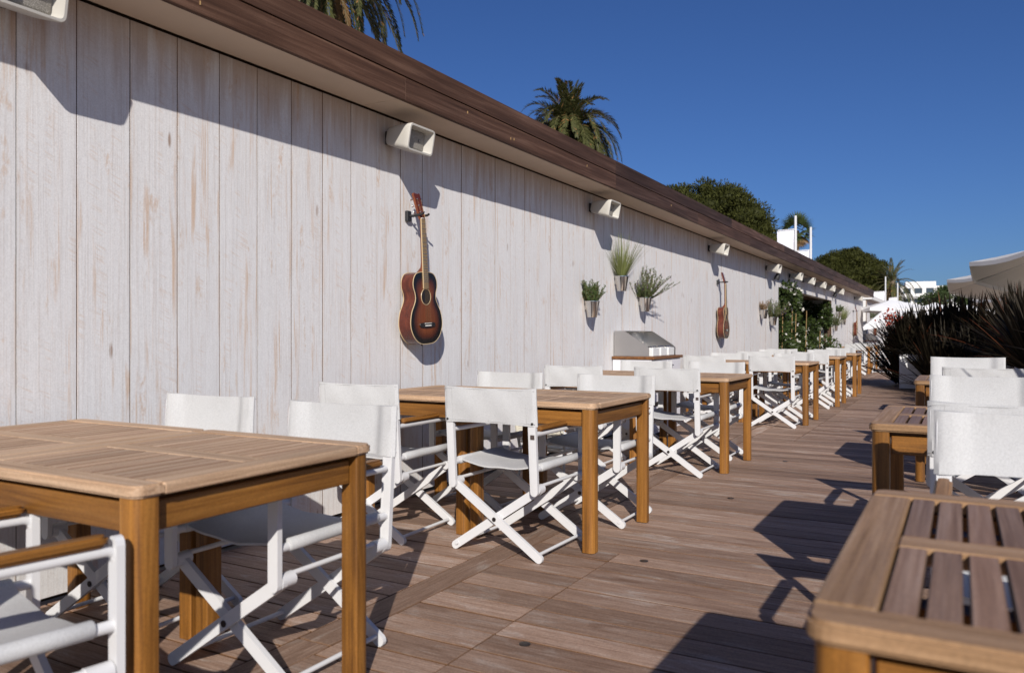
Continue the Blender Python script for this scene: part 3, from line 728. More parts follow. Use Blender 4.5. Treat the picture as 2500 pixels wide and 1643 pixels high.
# ================================================================== PLANT BUILDERS
def leafquad(V, F, p, d, ln, wd, nrm=None, bend=0., seg=1):
    d = Vector(d).normalized(); n_ = Vector(nrm) if nrm is not None else Vector((rng.gauss(0, 1), rng.gauss(0, 1), rng.gauss(0, 1)))
    s = d.cross(n_); s = s.normalized() if s.length > 1e-4 else d.orthogonal().normalized()
    b = len(V); p = Vector(p); m = p + d * ln * .5 + n_.normalized() * bend * ln
    V += [p, m - s * wd / 2, p + d * ln, m + s * wd / 2]; F.append((b, b + 1, b + 2, b + 3))
def blade(V, F, p, az, el, ln, wd, droop, seg=6, taper=1.5, fold=.25):
    d = Vector((math.cos(az) * math.cos(el), math.sin(az) * math.cos(el), math.sin(el))); s = Vector((-math.sin(az), math.cos(az), 0))
    p = Vector(p); b = len(V)
    for i in range(seg + 1):
        t = i / seg; wq = wd * (min(1, .55 + 2.2 * t)) * (1 - t ** (taper + 1)) * .5 + .0005
        nn = s.cross(d).normalized(); V += [p - s * wq + nn * wq * fold, p.copy(), p + s * wq + nn * wq * fold]
        if i < seg:
            F += [(b + 3 * i, b + 3 * i + 1, b + 3 * i + 4, b + 3 * i + 3), (b + 3 * i + 1, b + 3 * i + 2, b + 3 * i + 5, b + 3 * i + 4)]
        p = p + d * ln / seg; d = (d + Vector((0, 0, -droop * (.3 + t) * 2 / seg))).normalized()
def bucket(parent):
    bm = B(); lathe(bm, [(.0, 0), (.046, 0), (.0475, .004), (.074, .155), (.077, .157), (.077, .163), (.073, .163), (.070, .155), (.065, .135), (0, .135)], 28, cap=False); obj('pot', bm, 'steelpot', parent, True)
    bm = B(); lathe(bm, [(0, .138), (.067, .138), (.066, .136), (0, .1355)], 20, cap=False); obj('soil', bm, 'soil', parent)
    bm = B(); box(bm, (-.062, 0, .10), (.03, .02, .05), .002); obj('hook', bm, 'steel', parent)
def rosemary(p, h, ns, spread, mat='rosemary', lsz=.020, dens=60, flower=None):
    V, F, V2, F2 = [], [], [], []; st = B()
    for k in range(ns):
        az = rng.uniform(0, 6.283); el = rng.uniform(.75, 1.5) if spread < .6 else rng.uniform(.35, 1.45); ln = h * rng.uniform(.55, 1.05)
        pts = []; q = Vector((math.cos(az) * .03, math.sin(az) * .03, .135)); d = Vector((math.cos(az) * math.cos(el), math.sin(az) * math.cos(el), math.sin(el)))
        for i in range(8):
            pts.append(q.copy()); q = q + d * ln / 7; d = (d + Vector((rng.gauss(0, .12), rng.gauss(0, .12), .07))).normalized()
        tube(st, pts, .0017, 4, False)
        for j in range(dens):
            t = rng.uniform(.12, 1) * 6.99; i = int(t); pp = pts[i].lerp(pts[min(i + 1, 7)], t - i); a = rng.uniform(0, 6.283); e = rng.uniform(.0, .9)
            leafquad(V, F, pp, (math.cos(a) * math.cos(e), math.sin(a) * math.cos(e), math.sin(e) + .3), lsz * rng.uniform(.7, 1.3), lsz * .3)
        if flower and rng.random() < .35:
            for j in range(14): leafquad(V2, F2, pts[-1] - Vector((0, 0, .004 * j)), (rng.gauss(0, 1), rng.gauss(0, 1), .5), .012, .007)
    raw('foliage', V, F, mat, p); obj('stems', st, 'stem', p)
    if V2: tag(raw('flowers', V2, F2, flower, p), kind='stuff')
def grassy(p, h, n):
    V, F = [], []
    for k in range(n):
        az = rng.uniform(0, 6.283); el = rng.uniform(.85, 1.52); blade(V, F, (math.cos(az) * .03, math.sin(az) * .03, .135), az, el, h * rng.uniform(.5, 1.05), .0035, rng.uniform(.05, .35), 5, 1.5, .1)
    raw('foliage', V, F, 'grass', p)
GP = 'steel herb pots hung on the plank wall'
POTS = [(7.30, 1.272, 'r', 'steel wall pot with short dark rosemary, lowest left of the three near pots'), (8.09, 1.57, 'g', 'steel wall pot with tall feathery grass, highest of the near pots'), (8.83, 1.367, 't', 'steel wall pot with wide bushy flowering herb above the grill hood'),
        (15.25, 1.395, 'h', 'steel wall pot with reddish heather before the opening'), (16.1, 1.28, 't', 'steel wall pot with pale bushy herb hugging the opening edge'),
        (25.75, 1.62, 'r', 'topmost small wall pot right of the opening'), (25.0, 1.20, 't', 'low wall pot with bushy herb right of the opening'), (26.9, 1.40, 'g', 'wall pot with feathery grass right of the opening'), (36.2, 1.62, 't', 'far wall pot above the distant steel hood')]
for yy, zz, k, lb in POTS:
    p = thing('potted_plant', lb, 'potted plant', (.085, yy, zz), rng.uniform(0, .6), GP); bucket(p); p.rotation_euler = (0, 0, 0)
    if k == 'r': rosemary(p, .24, 44, .4, 'rosemary', .024, 80)
    elif k == 'g': grassy(p, .50, 260)
    elif k == 't': rosemary(p, .40, 75, .8, 'thyme', .024, 75, 'lavender')
    else: rosemary(p, .22, 26, .4, 'deadfrond'); 

# ================================================================== GRILL STATION
def grill(y0, label, near):
    s = thing('grill_station', label, 'grill', (0, y0, 0)); L = 1.0; D = .48; Z = .868
    obj('cabinet', bxo((.01, .015, .05), (D - .03, L - .015, Z - .032), .004), 'cabinet', s)
    obj('worktop', bxo((.005, 0, Z - .031), (D, L, Z), .004), 'counter', s)
    for k in range(2):
        d = obj('door', bxo((D - .029, .03 + k * .46, .09), (D - .012, .475 + k * .46, Z - .045), .003), 'cabinet', s)
        bm = B(); yy = .40 + k * .17; tube(bm, [(D - .012, yy - .05, .755), (D + .012, yy - .045, .75), (D + .014, yy + .045, .765), (D - .012, yy + .05, .768)], .005, 6); tube(bm, [(D + .013, yy, .76), (D + .010, yy - .012, .70)], .004, 6); obj('handle', bm, 'bolt', d, True)
    a0, a1 = .06, L - .045; h = .272
    for yy in (a0, a1):
        bm = B(); prism(bm, [(.012, Z + .001), (.405, Z + .001), (.405, Z + .085), (.375, Z + .115), (.13, Z + h), (.012, Z + h)], (lambda yy: lambda u, v, t: Vector((u, yy + t, v)))(yy), -.004, .004); obj('side_panel', bm, 'steel', s)
    obj('back_panel', bxo((.012, a0 + .0045, Z + .001), (.02, a1 - .0045, Z + h)), 'steel', s)
    obj('top_panel', bxo((.0205, a0 + .0045, Z + h - .006), (.128, a1 - .0045, Z + h)), 'steel', s)
    for k in range(3):
        y_ = a0 + .06 + k * .258
        bm = B(); box(bm, (.375, y_ + .115, Z + .045), (.10, .205, .088), .006, 2); tb_ = tag(obj('condiment_tub', bm, 'ceramic', None, False), ['left', 'middle', 'right'][k] + ' white tub on the ' + ('near grill worktop' if near else 'far grill worktop'), 'tub', 'white tubs on the grill worktops'); tb_.location = (0, y0, 0)
        bm = B()
        for q in range(3): lathe(bm, [(0, 0), (.024, 0), (.026, .012), (.018, .02), (0, .022)], 12, (.375, y_ + .05 + q * .065, Z + .0895), cap=False)
        obj('lid', bm, 'chrome', tb_, True)
    obj('base_tray', bxo((.02, a0 + .005, Z + .0012), (.30, a1 - .005, Z + .03)), 'steel', s)
grill(8.0, 'steel hooded grill on a white cabinet with wooden worktop', True)
grill(34.2, 'far steel hooded grill below the white parasols', False)

# cream perforated low seat by the wall
ch = thing('perforated_seat', 'low cream perforated metal seat glimpsed under the second table pair', 'seat', (.66, 5.28, 0), R(172))
def perf(o0, ux, uy, nx, ny, nm):
    bm = B(); ux = Vector(ux); uy = Vector(uy); o0 = Vector(o0); n_ = ux.cross(uy).normalized() * .004
    g0 = [[bm.verts.new(o0 + ux * i / nx + uy * j / ny) for j in range(ny + 1)] for i in range(nx + 1)]
    for i in range(nx):
        for j in range(ny): bm.faces.new((g0[i][j], g0[i + 1][j], g0[i + 1][j + 1], g0[i][j + 1]))
    o = obj(nm, bm, 'meshmetal', ch); md = o.modifiers.new('holes', 'WIREFRAME'); md.thickness = .0075; md.use_replace = True
perf((-.19, .16, .31), (.38, 0, 0), (0, .04, .17), 32, 15, 'back_mesh'); perf((-.19, -.16, .275), (.38, 0, 0), (0, .31, .01), 32, 26, 'seat_mesh')
bm = B(); tube(bm, [(-.2, .15, .27), (-.2, .205, .47), (-.17, .212, .50), (.17, .212, .50), (.2, .205, .47), (.2, .15, .27)], .011, 8); obj('back_frame', bm, 'meshmetal', ch, True)
bm = B(); tube(bm, [(-.2, .15, .27), (-.2, -.17, .27), (.2, -.17, .27), (.2, .15, .27), (-.2, .15, .27)], .010, 8); obj('seat_frame', bm, 'meshmetal', ch, True)
for sx in (-1, 1):
    for sy in (-1, 1): bm = B(); tube(bm, [(sx * .19, sy * .15, .27), (sx * .2, sy * .17, .0)], .010, 8); obj('leg', bm, 'meshmetal', ch, True)

# ================================================================== CREEPERS IN THE OPENING
def leafcloud(name, parent, centers, mat, n, lsz, wr=.6):
    V, F = [], []
    for (c, r) in centers:
        for k in range(n):
            while True:
                q = Vector((rng.uniform(-1, 1), rng.uniform(-1, 1), rng.uniform(-1, 1)))
                if q.length < 1: break
            q = q.normalized() * (q.length ** .5)
            p = Vector(c) + Vector((q.x * r[0], q.y * r[1], q.z * r[2]))
            leafquad(V, F, p, (q.x + rng.gauss(0, .5), q.y + rng.gauss(0, .5), q.z * .5 + rng.gauss(0, .5)), lsz * rng.uniform(.6, 1.4), lsz * wr * rng.uniform(.7, 1.2), None, .12)
    return raw(name, V, F, mat, parent)
def climber(label, y0, cl, flowers, canes):
    t = thing('climbing_plant', label, 'plant', (0, y0, 0), 0, 'climbing plants in the opening')
    leafcloud('foliage', t, cl, 'creeper', 620, .095)
    if flowers:
        V, F = [], []
        for k in range(flowers):
            c, r = rng.choice(cl); p = Vector(c) + Vector((r[0] * rng.uniform(.5, 1.0), r[1] * rng.uniform(-.9, .9), r[2] * rng.uniform(-.9, .9)))
            for j in range(5): leafquad(V, F, p, (rng.gauss(.6, .6), rng.gauss(0, 1), rng.gauss(0, 1)), .055, .045)
        tag(raw('flowers', V, F, 'petal', t), kind='stuff')
    bm = B()
    for x, y_, h in canes: tube(bm, [(x, y_, -.02), (x + .03, y_ + .05, h)], .007, 6)
    obj('canes', bm, 'cane', t, True)
climber('leafy creeper with white flowers at the left of the opening', 17.3, [((-.02, .5, 1.95), (.28, .75, .28)), ((-.15, .35, 1.2), (.28, .55, .7)), ((-.1, .5, .55), (.35, .6, .5)), ((-.25, 1.3, .8), (.3, .6, .6)), ((-.1, 1.6, 1.9), (.2, .6, .25))], 26, [(-.05, .3, 1.9), (-.02, 1.2, 1.7)])
climber('leafy creeper with white flowers in the middle of the opening', 19.6, [((-.4, .2, .6), (.3, .6, .6)), ((-.4, 1.0, 1.0), (.3, .6, .8)), ((-.7, 1.6, 1.6), (.4, .8, .5)), ((-.3, 1.9, .5), (.3, .5, .5))], 30, [(-.2, .4, 1.6), (-.15, 1.6, 1.7)])
climber('dense creeper bush at the right of the opening', 22.3, [((-.1, 1.2, .5), (.38, .75, .55)), ((-.05, 1.85, .55), (.40, .5, .5)), ((-.4, .3, .5), (.3, .6, .5)), ((-.12, 2.15, 1.65), (.16, .25, .38)), ((-.5, 1.5, 1.25), (.3, .4, .3)), ((-.9, 2.2, 1.75), (.6, .2, .35)), ((-1.3, 2.2, 1.1), (.5, .2, .5)), ((-.6, 2.25, 1.3), (.3, .15, .5))], 14, [(-.1, .8, 1.2)])

# ================================================================== FLAX PLANTERS
def flax(x, y, z, h, n, label, spread=1.):
    t = thing('flax_plant', label, 'plant', (x, y, z), 0, 'dark bronze flax plants'); V, F = [], []
    for k in range(n):
        az = rng.uniform(0, 6.283); el = R(rng.choice((rng.uniform(66, 89), rng.uniform(48, 82), rng.uniform(18, 60)))); rr = rng.uniform(0, .16)
        blade(V, F, (math.cos(az) * rr, math.sin(az) * rr, -.02), az, el, h * rng.uniform(.55, 1.1), .066 * rng.uniform(.7, 1.2), rng.uniform(.03, .6) * spread, 7, 2.2, .3)
    raw('leaves', V, F, 'flax', t); return t
def planter(x0, x1, y0, y1, label):
    t = thing('planter_box', label, 'planter', ((x0 + x1) / 2, (y0 + y1) / 2, 0), 0, 'white planter boxes'); hx, hy = (x1 - x0) / 2, (y1 - y0) / 2
    for a, b in (((-hx, -hy, .02), (hx, -hy + .03, .7)), ((-hx, hy - .03, .02), (hx, hy, .7)), ((-hx, -hy + .031, .02), (-hx + .03, hy - .031, .7)), ((hx - .03, -hy + .031, .02), (hx, hy - .031, .7))): obj('side_panel', bxo(a, b, .003), 'planter', t)
    obj('soil', bxo((-hx + .031, -hy + .031, .05), (hx - .031, hy - .031, .64)), 'soil', t)
planter(2.21, 3.68, 17.7, 18.35, 'white planter box standing across the deck behind the tables')
for i, (x, lb) in enumerate(((2.35, 'dark flax plant at the aisle end of the white planter'), (2.72, 'dark flax plant, second in the cross planter'), (3.1, 'dark flax plant, third in the cross planter'), (3.48, 'dark flax plant at the right end of the cross planter'))):
    flax(x, 18.0, .66, (1.0, 1.15, 1.25, 1.3)[i], 300, lb)
for i, (y0, y1) in enumerate(((4.3, 6.1), (10.2, 11.9), (12.3, 14.0), (14.4, 16.1))):
    planter(3.86 if i else 4.45, 4.46 if i else 5.05, y0, y1, 'white planter box along the right edge, %s one counted from the camera' % ORD[i])
    for k in range(2):
        yy = y0 + .5 + k * .95; nm = ('near', 'far')[k]
        if i == 0 and k == 1: continue
        flax(4.12 if i else 4.75, yy + (0 if i else .5), .66, (1.2, 1.0, 1.1, 1.25)[i], 190, 'dark flax plant at the %s end of the %s right hand planter' % (nm, ORD[i]))
flax(2.2, 19.3, .05, 1.5, 170, 'dark flax clump rooted in the ground left of the cross planter', .8)
flax(2.98, 16.95, .02, 1.35, 150, 'dark flax clump hanging before the face of the cross planter', 1.2)
flax(3.45, 16.9, .02, 1.45, 200, 'dark flax clump before the right end of the cross planter', 1.2)
# red flower tucked in the flax
rf = thing('red_flower', 'spray of red flowers beside the dark flax leaves', 'flower', (2.02, 17.95, 1.40))
V, F = [], []
for k in range(160): leafquad(V, F, (rng.gauss(0, .09), rng.gauss(0, .09), rng.gauss(.0, .07)), (rng.gauss(0, 1), rng.gauss(0, 1), rng.gauss(0, 1)), .06, .04)
tag(raw('petals', V, F, 'redleaf', rf), kind='stuff')
bm = B(); tube(bm, [(0, 0, 0), (.05, .05, -.4), (.2, .1, -.75)], .008, 6); obj('stalk', bm, 'stem', rf)

# ================================================================== PARASOLS
def parasol(label, c, size, zr, rise, mat, tiltv=(0, 0), rz=0, sag=.05):
    t = thing('parasol', label, 'parasol', (c[0], c[1], 0), 0, 'white parasols'); N = 10; bm = B(); hs_ = size / 2
    tm = Matrix.Translation((0, 0, zr)) @ Matrix.Rotation(R(tiltv[0]), 4, 'X') @ Matrix.Rotation(R(tiltv[1]), 4, 'Y') @ Matrix.Rotation(rz, 4, 'Z')
    V = [[None] * (N + 1) for _ in range(N + 1)]
    for i in range(N + 1):
        for j in range(N + 1):
            x = -1 + 2 * i / N; y_ = -1 + 2 * j / N; m_ = max(abs(x), abs(y_)); e = min(abs(abs(x) - abs(y_)) , m_)
            V[i][j] = bm.verts.new(tm @ Vector((x * hs_, y_ * hs_, rise * (1 - m_) - sag * e * m_)))
    for i in range(N):
        for j in range(N): bm.faces.new((V[i][j], V[i + 1][j], V[i + 1][j + 1], V[i][j + 1]))
    edge = [e for e in bm.edges if e.is_boundary]; r = bmesh.ops.extrude_edge_only(bm, edges=edge)
    dn = (tm.to_3x3() @ Vector((0, 0, -1))).normalized() * .11
    for v in r['geom']:
        if isinstance(v, bmesh.types.BMVert): v.co += dn
    cn = obj('canopy', bm, mat, t); md = cn.modifiers.new('cloth', 'SOLIDIFY'); md.thickness = .008
    for k in range(4):
        bm = B(); a = R(45 + 90 * k); tube(bm, [tm @ Vector((math.cos(a) * .05, math.sin(a) * .05, rise - .05)), tm @ Vector((math.cos(a) * hs_ * 1.41, math.sin(a) * hs_ * 1.41, -.03))], .013, 6); obj('rib', bm, 'frame', t)
    bm = B(); tube(bm, [(0, 0, 0), tuple(tm @ Vector((0, 0, rise - .02)))], .025, 10); obj('pole', bm, 'frame', t, True)
parasol('white parasol near the end of the eave', (1.03, 33.2), 2.15, 2.08, .34, 'parasol', (0, 0), R(20))
parasol('low white parasol partly hidden under the higher one', (1.15, 30.2), 1.7, 1.60, .42, 'parasol', (4, -14), R(5))
def round_parasol(label, c, rad, zr, rise, tiltv, ph):
    t = thing('parasol', label, 'parasol', (c[0], c[1], 0), 0, 'white parasols'); n = 8; sub = 6; bm = B()
    tm = Matrix.Translation((0, 0, zr)) @ Matrix.Rotation(R(tiltv[0]), 4, 'X') @ Matrix.Rotation(R(tiltv[1]), 4, 'Y')
    rings = []
    for q in range(1, 6):
        f = q / 5; rg_ = []
        for k in range(n * sub):
            a = ph + 6.28319 * k / (n * sub); w_ = abs((k % sub) / sub - .5) * 2; w_ = 1 - w_ * w_
            rr = rad * f * (1 - .075 * w_ * f); rg_.append(tm @ Vector((math.cos(a) * rr, math.sin(a) * rr, rise * (1 - f) ** 1.15 - .10 * w_ * f * f)))
        rings.append(rg_)
    dn = (tm.to_3x3() @ Vector((0, 0, -1))).normalized()
    rings.append([p + dn * .075 for p in rings[-1]])
    vs_ = [[bm.verts.new(p) for p in r_] for r_ in rings]; top = bm.verts.new(tm @ Vector((0, 0, rise))); m_ = n * sub
    for k in range(m_): bm.faces.new((top, vs_[0][k], vs_[0][(k + 1) % m_]))
    for q in range(len(vs_) - 1):
        for k in range(m_): bm.faces.new((vs_[q][k], vs_[q][(k + 1) % m_], vs_[q + 1][(k + 1) % m_], vs_[q + 1][k]))
    cn = obj('canopy', bm, 'parasolshaded', t); md = cn.modifiers.new('cloth', 'SOLIDIFY'); md.thickness = .008
    for k in range(n):
        a = ph + 6.28319 * k / n; bm = B(); tube(bm, [tm @ Vector((math.cos(a) * .06, math.sin(a) * .06, rise - .06)), tm @ Vector((math.cos(a) * rad * .98, math.sin(a) * rad * .98, -.025))], .014, 6); obj('rib', bm, 'frame', t)
        bm = B(); tube(bm, [tm @ Vector((0, 0, rise - .75)), tm @ Vector((math.cos(a) * rad * .5, math.sin(a) * rad * .5, rise * .45 - .03))], .011, 6); obj('strut', bm, 'frame', t)
    bm = B(); tube(bm, [(0, 0, 0), tuple(tm @ Vector((0, 0, rise - .02)))], .035, 10); obj('pole', bm, 'frame', t, True)
round_parasol('big pale parasol with shaded underside at the right edge, nearest one', (5.50, 17.0), 2.2, 2.36, .55, (-8, -2), .32)
round_parasol('big pale parasol at the right edge, second one behind', (5.05, 23.0), 2.2, 2.42, .55, (-7, -2), .35)
round_parasol('big pale parasol at the right edge, third and farthest', (5.6, 30.5), 2.2, 2.20, .42, (-3, 0), .3)
parasol('distant white parasol above the flax, left of centre', (2.2, 44), 2.6, 2.15, .5, 'parasol')
parasol('distant white parasol above the flax, farther right', (4.4, 46), 2.8, 2.2, .5, 'parasol')
parasol('distant white parasol behind the right flax', (4.6, 36), 2.8, 2.1, .5, 'parasol')

# ================================================================== BANNERS
def banner(label, x, y, ztop, wd, mat='bannercloth', drop=.42):
    t = thing('banner', label, 'banner', (x, y, 0), R(29), 'white banners on poles behind the roof')
    bm = B(); tube(bm, [(0, 0, 0), (0, 0, ztop)], [.055, .04], 10); obj('pole', bm, 'frame', t, True)
    bm = B(); tube(bm, [(0, 0, ztop - drop), (-wd - .04, 0, ztop - drop - .05)], .018, 6); obj('arm', bm, 'frame', t, True)
    bm = B(); n = 8; h = 2.4
    gr = [[bm.verts.new((-.05 - wd * i / n, .03 * math.sin(i * 1.1 + j * .3), ztop - drop - .03 - .05 * i / n - h * j / n)) for j in range(n + 1)] for i in range(n + 1)]
    for i in range(n):
        for j in range(n): bm.faces.new((gr[i][j], gr[i + 1][j], gr[i + 1][j + 1], gr[i][j + 1]))
    c = obj('cloth', bm, mat, t, True); c.modifiers.new('cloth', 'SOLIDIFY').thickness = .006
    bm = B(); zc = ztop - drop - 1.0
    tube(bm, [(-.05 - wd / 2 + .17 * wd * math.cos(a) * 1.3, -.045, zc + .14 * wd * math.sin(a)) for a in [R(15 + 13 * k) for k in range(12)]], [.006 + .012 * math.sin(math.pi * k / 11) for k in range(12)], 6); obj('red_arc_print', bm, 'redprint', c)
    bm = B()
    for k in range(5): tube(bm, [(-.05 - wd * (.28 + .1 * k), -.045, zc - .14), (-.05 - wd * (.31 + .1 * k), -.045, zc - .02 - .05 * (k % 2))], .006, 5)
    obj('script_print', bm, 'greyprint', c)
banner('white banner on the taller pole behind the roof', -1.236, 26.15, 4.82, .52)
banner('white banner with red mark on the shorter pole behind the roof', -1.247, 29.13, 4.81, .50, drop=.78)
banner('far white banner on a pole beyond the end of the eave', -.75, 54.0, 4.65, .8, drop=.9)
banner('far white banner, the right one beyond the eave end', -.2, 56.0, 4.35, .5, drop=.9)

# ================================================================== TREES
def palm(label, base, ztop, L, nf, trunk_r=.22, droop=1.0, dead=8, seed=1, mat='palm', nleaf=46, ll=.42):
    rg = random.Random(seed); t = thing('palm_tree', label, 'palm tree', (base[0], base[1], 0)); bm = B()
    tube(bm, [(0, 0, -.3)] + [(rg.gauss(0, .02), rg.gauss(0, .02), ztop * k / 8) for k in range(1, 9)], [trunk_r * (1.25 - .35 * k / 8) for k in range(9)], 12); obj('trunk', bm, 'trunk', t, True)
    V, F = [], []; VD, FD = [], []; st = B()
    for k in range(nf + dead):
        isd = k >= nf; az = k * 2.39996 + rg.uniform(-.3, .3); u = (k + .5) / nf
        el = R(86 - 140 * u ** .8 + rg.uniform(-8, 8)) if not isd else R(rg.uniform(-75, -40))
        d = Vector((math.cos(az) * math.cos(el), math.sin(az) * math.cos(el), math.sin(el))); p = Vector((0, 0, ztop)) + d * .15
        S = 12; Lk = L * rg.uniform(.8, 1.1) * (.75 + .3 * min(1, u * 2)) * (.7 if isd else 1); pts = [p.copy()]; dirs = []
        tw = rg.uniform(-.5, .5)
        for i in range(S):
            dirs.append(d.copy()); p = p + d * Lk / S; pts.append(p.copy())
            d = (d + Vector((0, 0, -droop * (.10 + .20 * i / S) * (math.cos(el) * .8 + .35)))).normalized()
        tube(st, pts, [.028 * (1 - .9 * i / S) + .003 for i in range(S + 1)], 4, False)
        for j in range(nleaf):
            tt = .10 + .9 * (j + rg.random() * .5) / nleaf; q = tt * S; i = min(S - 1, int(q)); pp = pts[i].lerp(pts[i + 1], q - i); dd = dirs[i]
            side = dd.cross(Vector((0, 0, 1))); side = side.normalized() if side.length > .05 else Vector((1, 0, 0)); up = side.cross(dd).normalized()
            prof = ll * math.sin(math.pi * min(1, .12 + tt * .80)) ** .6 * (1.05 - .35 * tt)
            for s in (-1, 1):
                v = (side * s * math.cos(.45 + tw * s) + up * math.sin(.45) * .8 + dd * (.75 + .8 * tt) + Vector((0, 0, -.25)) + Vector((rg.gauss(0, .1), rg.gauss(0, .1), rg.gauss(0, .1)))).normalized()
                leafquad(VD if isd else V, FD if isd else F, pp, v, prof * rg.uniform(.8, 1.1), .066, up)
    raw('fronds', V, F, mat, t); obj('frond_ribs', st, 'frondrib', t, True)
    if VD: raw('dead_fronds', VD, FD, 'deadfrond', t)
    bm = B(); lathe(bm, [(0, ztop - .9), (trunk_r * 1.2, ztop - .7), (trunk_r * 1.7, ztop - .2), (trunk_r * 1.1, ztop + .15), (0, ztop + .25)], 12, cap=False); obj('crown_base', bm, 'trunk', t, True)
    return t
palm('tall palm whose drooping fronds enter at the top edge', (-17.2, 21.9), 15.0, 5.2, 84, seed=3, droop=1.15, nleaf=90, ll=.55)
palm('full palm crown rising over the middle of the roof', (-16.5, 41.9), 12.75, 4.1, 190, seed=5, droop=1.5, dead=30, nleaf=60, ll=.74)
palm('arching date palm beside the far pine', (-3.1, 94), 6.6, 3.4, 46, seed=9, droop=.9, nleaf=40, ll=.5)

def fanpalm(label, base, ztop, L, n, seed):
    rg = random.Random(seed); t = thing('palm_tree', label, 'palm tree', (base[0], base[1], 0)); bm = B(); tube(bm, [(0, 0, -.3), (0, 0, ztop)], [.28, .2], 10); obj('trunk', bm, 'trunk', t, True)
    V, F = [], []; VD, FD = [], []
    for k in range(n):
        az = k * 2.4; el = R(85 - 150 * (k + .5) / n); d = Vector((math.cos(az) * math.cos(el), math.sin(az) * math.cos(el), math.sin(el))); c = Vector((0, 0, ztop)) + d * L * .55
        s = d.cross(Vector((0, 0, 1))).normalized() if abs(d.z) < .98 else Vector((1, 0, 0)); dead = el < R(-35)
        for j in range(18):
            a = R(-85 + 170 * j / 17); v = (d * math.cos(a) + s * math.sin(a) + Vector((0, 0, -.25 - .3 * abs(math.sin(a))))).normalized(); leafquad(VD if dead else V, FD if dead else F, c, v, L * .6, .07, s.cross(d))
    raw('fronds', V, F, 'fanpalm', t)
    if VD: raw('dead_fronds', VD, FD, 'deadfrond', t)
fanpalm('small fan palm between the two banner poles', (-7.5, 62.8), 8.9, 1.35, 46, 4)

def pine(label, c, rad, zc, lumps, seed, trunk=True, mat='pine', tuft=.27, per=560):
    rg = random.Random(seed); t = thing('pine_tree', label, 'pine tree', (c[0], c[1], 0))
    bm = B(); tube(bm, [(0, 0, -.3), (.3, .2, zc * .35), (.1, 0, zc * .7), (0, 0, zc)], [.42, .36, .3, .18], 10)
    for k in range(7):
        a = k * .9 + rg.random(); tube(bm, [(0.1, 0, zc * .62), (math.cos(a) * rad[0] * .4, math.sin(a) * rad[1] * .4, zc * .85), (math.cos(a) * rad[0] * .75, math.sin(a) * rad[1] * .75, zc + rad[2] * .1)], [.16, .1, .04], 6)
    obj('trunk', bm, 'bark', t, True)
    V, F = [], []; core = B()
    for k in range(lumps):
        a = rg.uniform(0, 6.283); u = rg.uniform(-.25, 1); s = math.sqrt(max(0, 1 - max(0, u) ** 2)) * (rg.uniform(.75, 1) if u > 0 else rg.uniform(.55, 1)); lr = rg.uniform(.11, .22) * min(rad[0], rad[1]) 
        lc = Vector((math.cos(a) * s * (rad[0] - lr), math.sin(a) * s * (rad[1] - lr), zc + u * (rad[2] - lr * .6))); lc = Vector((lc.x * rg.uniform(.9, 1.06), lc.y * rg.uniform(.9, 1.06), zc + (lc.z - zc) * rg.uniform(.9, 1.07)))
        bmesh.ops.create_icosphere(core, subdivisions=2, radius=lr * .66, matrix=Matrix.Translation(lc) @ Matrix.Diagonal((1, 1, .8, 1)))
        for j in range(per):
            q = Vector((rg.gauss(0, 1), rg.gauss(0, 1), rg.gauss(.25, 1))).normalized(); rr = lr * rg.uniform(.60, 1.16)
            p = lc + Vector((q.x * rr, q.y * rr, q.z * rr * .8)); n_ = Vector((rg.gauss(0, 1), rg.gauss(0, 1), rg.gauss(0, 1)))
            leafquad(V, F, p, q + n_ * .55 + Vector((0, 0, .35)), tuft * rg.uniform(.6, 1.2), tuft * .34, n_)
    raw('crown', V, F, mat, t); obj('inner_crown', core, mat, t); return t
pine('broad dark umbrella pine rising behind the eave', (-14.3, 61.5), (6.6, 6.6, 5.0), 7.7, 150, 11)
pine('smaller pine shoulder just left of the banner poles', (-10.6, 63.5), (2.8, 2.8, 2.6), 6.2, 30, 12)
pine('rounded dark pine behind the end of the eave', (-8.0, 97.5), (5.5, 5.5, 4.5), 6.0, 130, 13)
pine('thin pine tip peeping over the eave by the palm', (-20.5, 43), (1.6, 1.6, 1.5), 11.6, 14, 15)
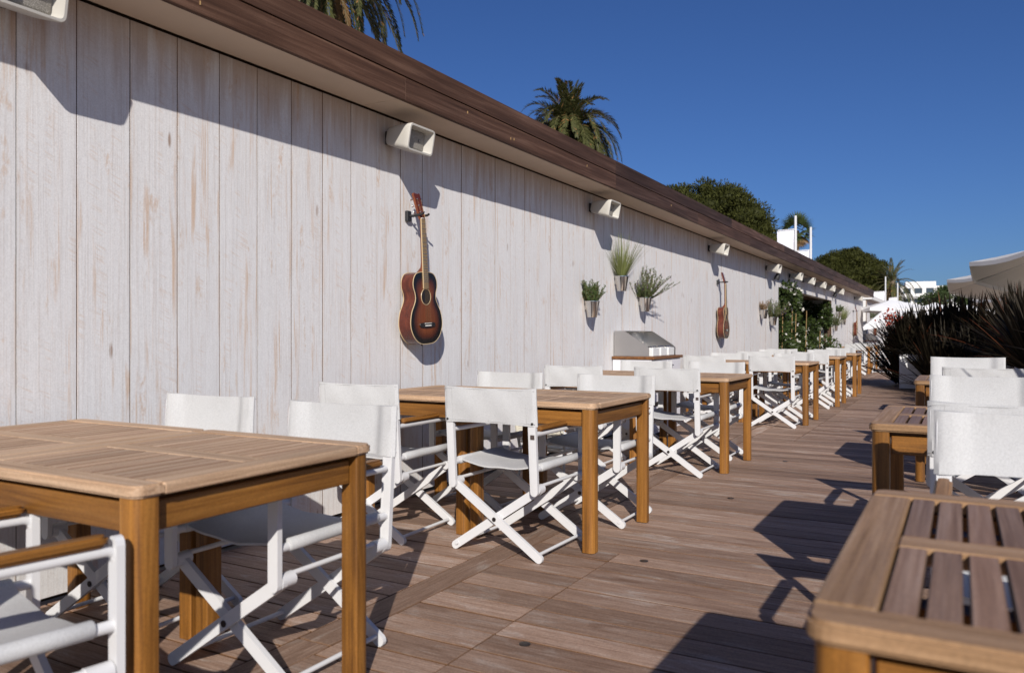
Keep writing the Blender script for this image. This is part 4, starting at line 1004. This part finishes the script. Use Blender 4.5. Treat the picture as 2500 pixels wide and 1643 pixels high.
for i, (x, y, r, z) in enumerate(((1.5, 150, 5.5, 5.0), (9, 160, 6.5, 5.2), (17, 170, 7.5, 5.0), (-9, 150, 5, 3))):
    pine('distant round tree on the horizon, number %s from the left' % ['two', 'three', 'four', 'one'][i], (x, y), (r, r, r * .7), z, 26, 30 + i, mat='hedge', tuft=.6, per=160)
# far low hedge and wall across the terrace end
fh = thing('hedge', 'low clipped hedge on a cream wall beyond the terrace', 'hedge', (6, 70, 0)); leafcloud('foliage', fh, [((x, 0, 1.9), (1.6, .8, .6)) for x in range(-8, 22, 2)], 'hedge', 260, .3)
obj('wall', bxo((-9, -.3, -.3), (24, .3, 1.6)), 'render', fh)

# ================================================================== FAR APARTMENT BLOCK
ap = thing('apartment_block', 'far white apartment block with balconies and a blue awning', 'building', (-5.3, 262, 0), R(6))
obj('wall', bxo((-7, 0, 0), (5.6, 12, 15.2)), 'render', ap); obj('penthouse', bxo((-5.5, 1.5, 15.2), (2.5, 11, 16.6)), 'render', ap)
for k in range(5):
    z = 1.0 + k * 2.75
    obj('balcony', bxo((-7.3, -1.3, z), (6.4, -.01, z + .95)), 'render', ap)
    for j in range(4):
        wn = obj('window', bxo((-6.2 + 3 * j, -.05, z + 1.0), (-4.2 + 3 * j, -.002, z + 2.6)), 'glassdark', ap)
    bm = B(); prism(bm, [(-1.3, z - .35), (-.02, z - .05), (-.02, z - .12), (-1.3, z - .42)], lambda u, v, t: Vector((t, u, v)), -7, 6); obj('slab_edge', bm, 'render', ap)
bm = B(); prism(bm, [(-2.2, 11.7), (-.02, 12.9), (-.02, 12.8), (-2.2, 11.5)], lambda u, v, t: Vector((t, u, v)), -.4, 5.2); obj('awning', bm, 'awning', ap)
ap2 = thing('apartment_block', 'low white block to the right of the far apartment building', 'building', (3.0, 262, 0)); obj('wall', bxo((-4, 0, 0), (5, 10, 12.6)), 'render', ap2)
for j in range(4): obj('window', bxo((-3.3 + 2 * j, -.05, 10.2), (-2.1 + 2 * j, -.002, 11.6)), 'glassdark', ap2)
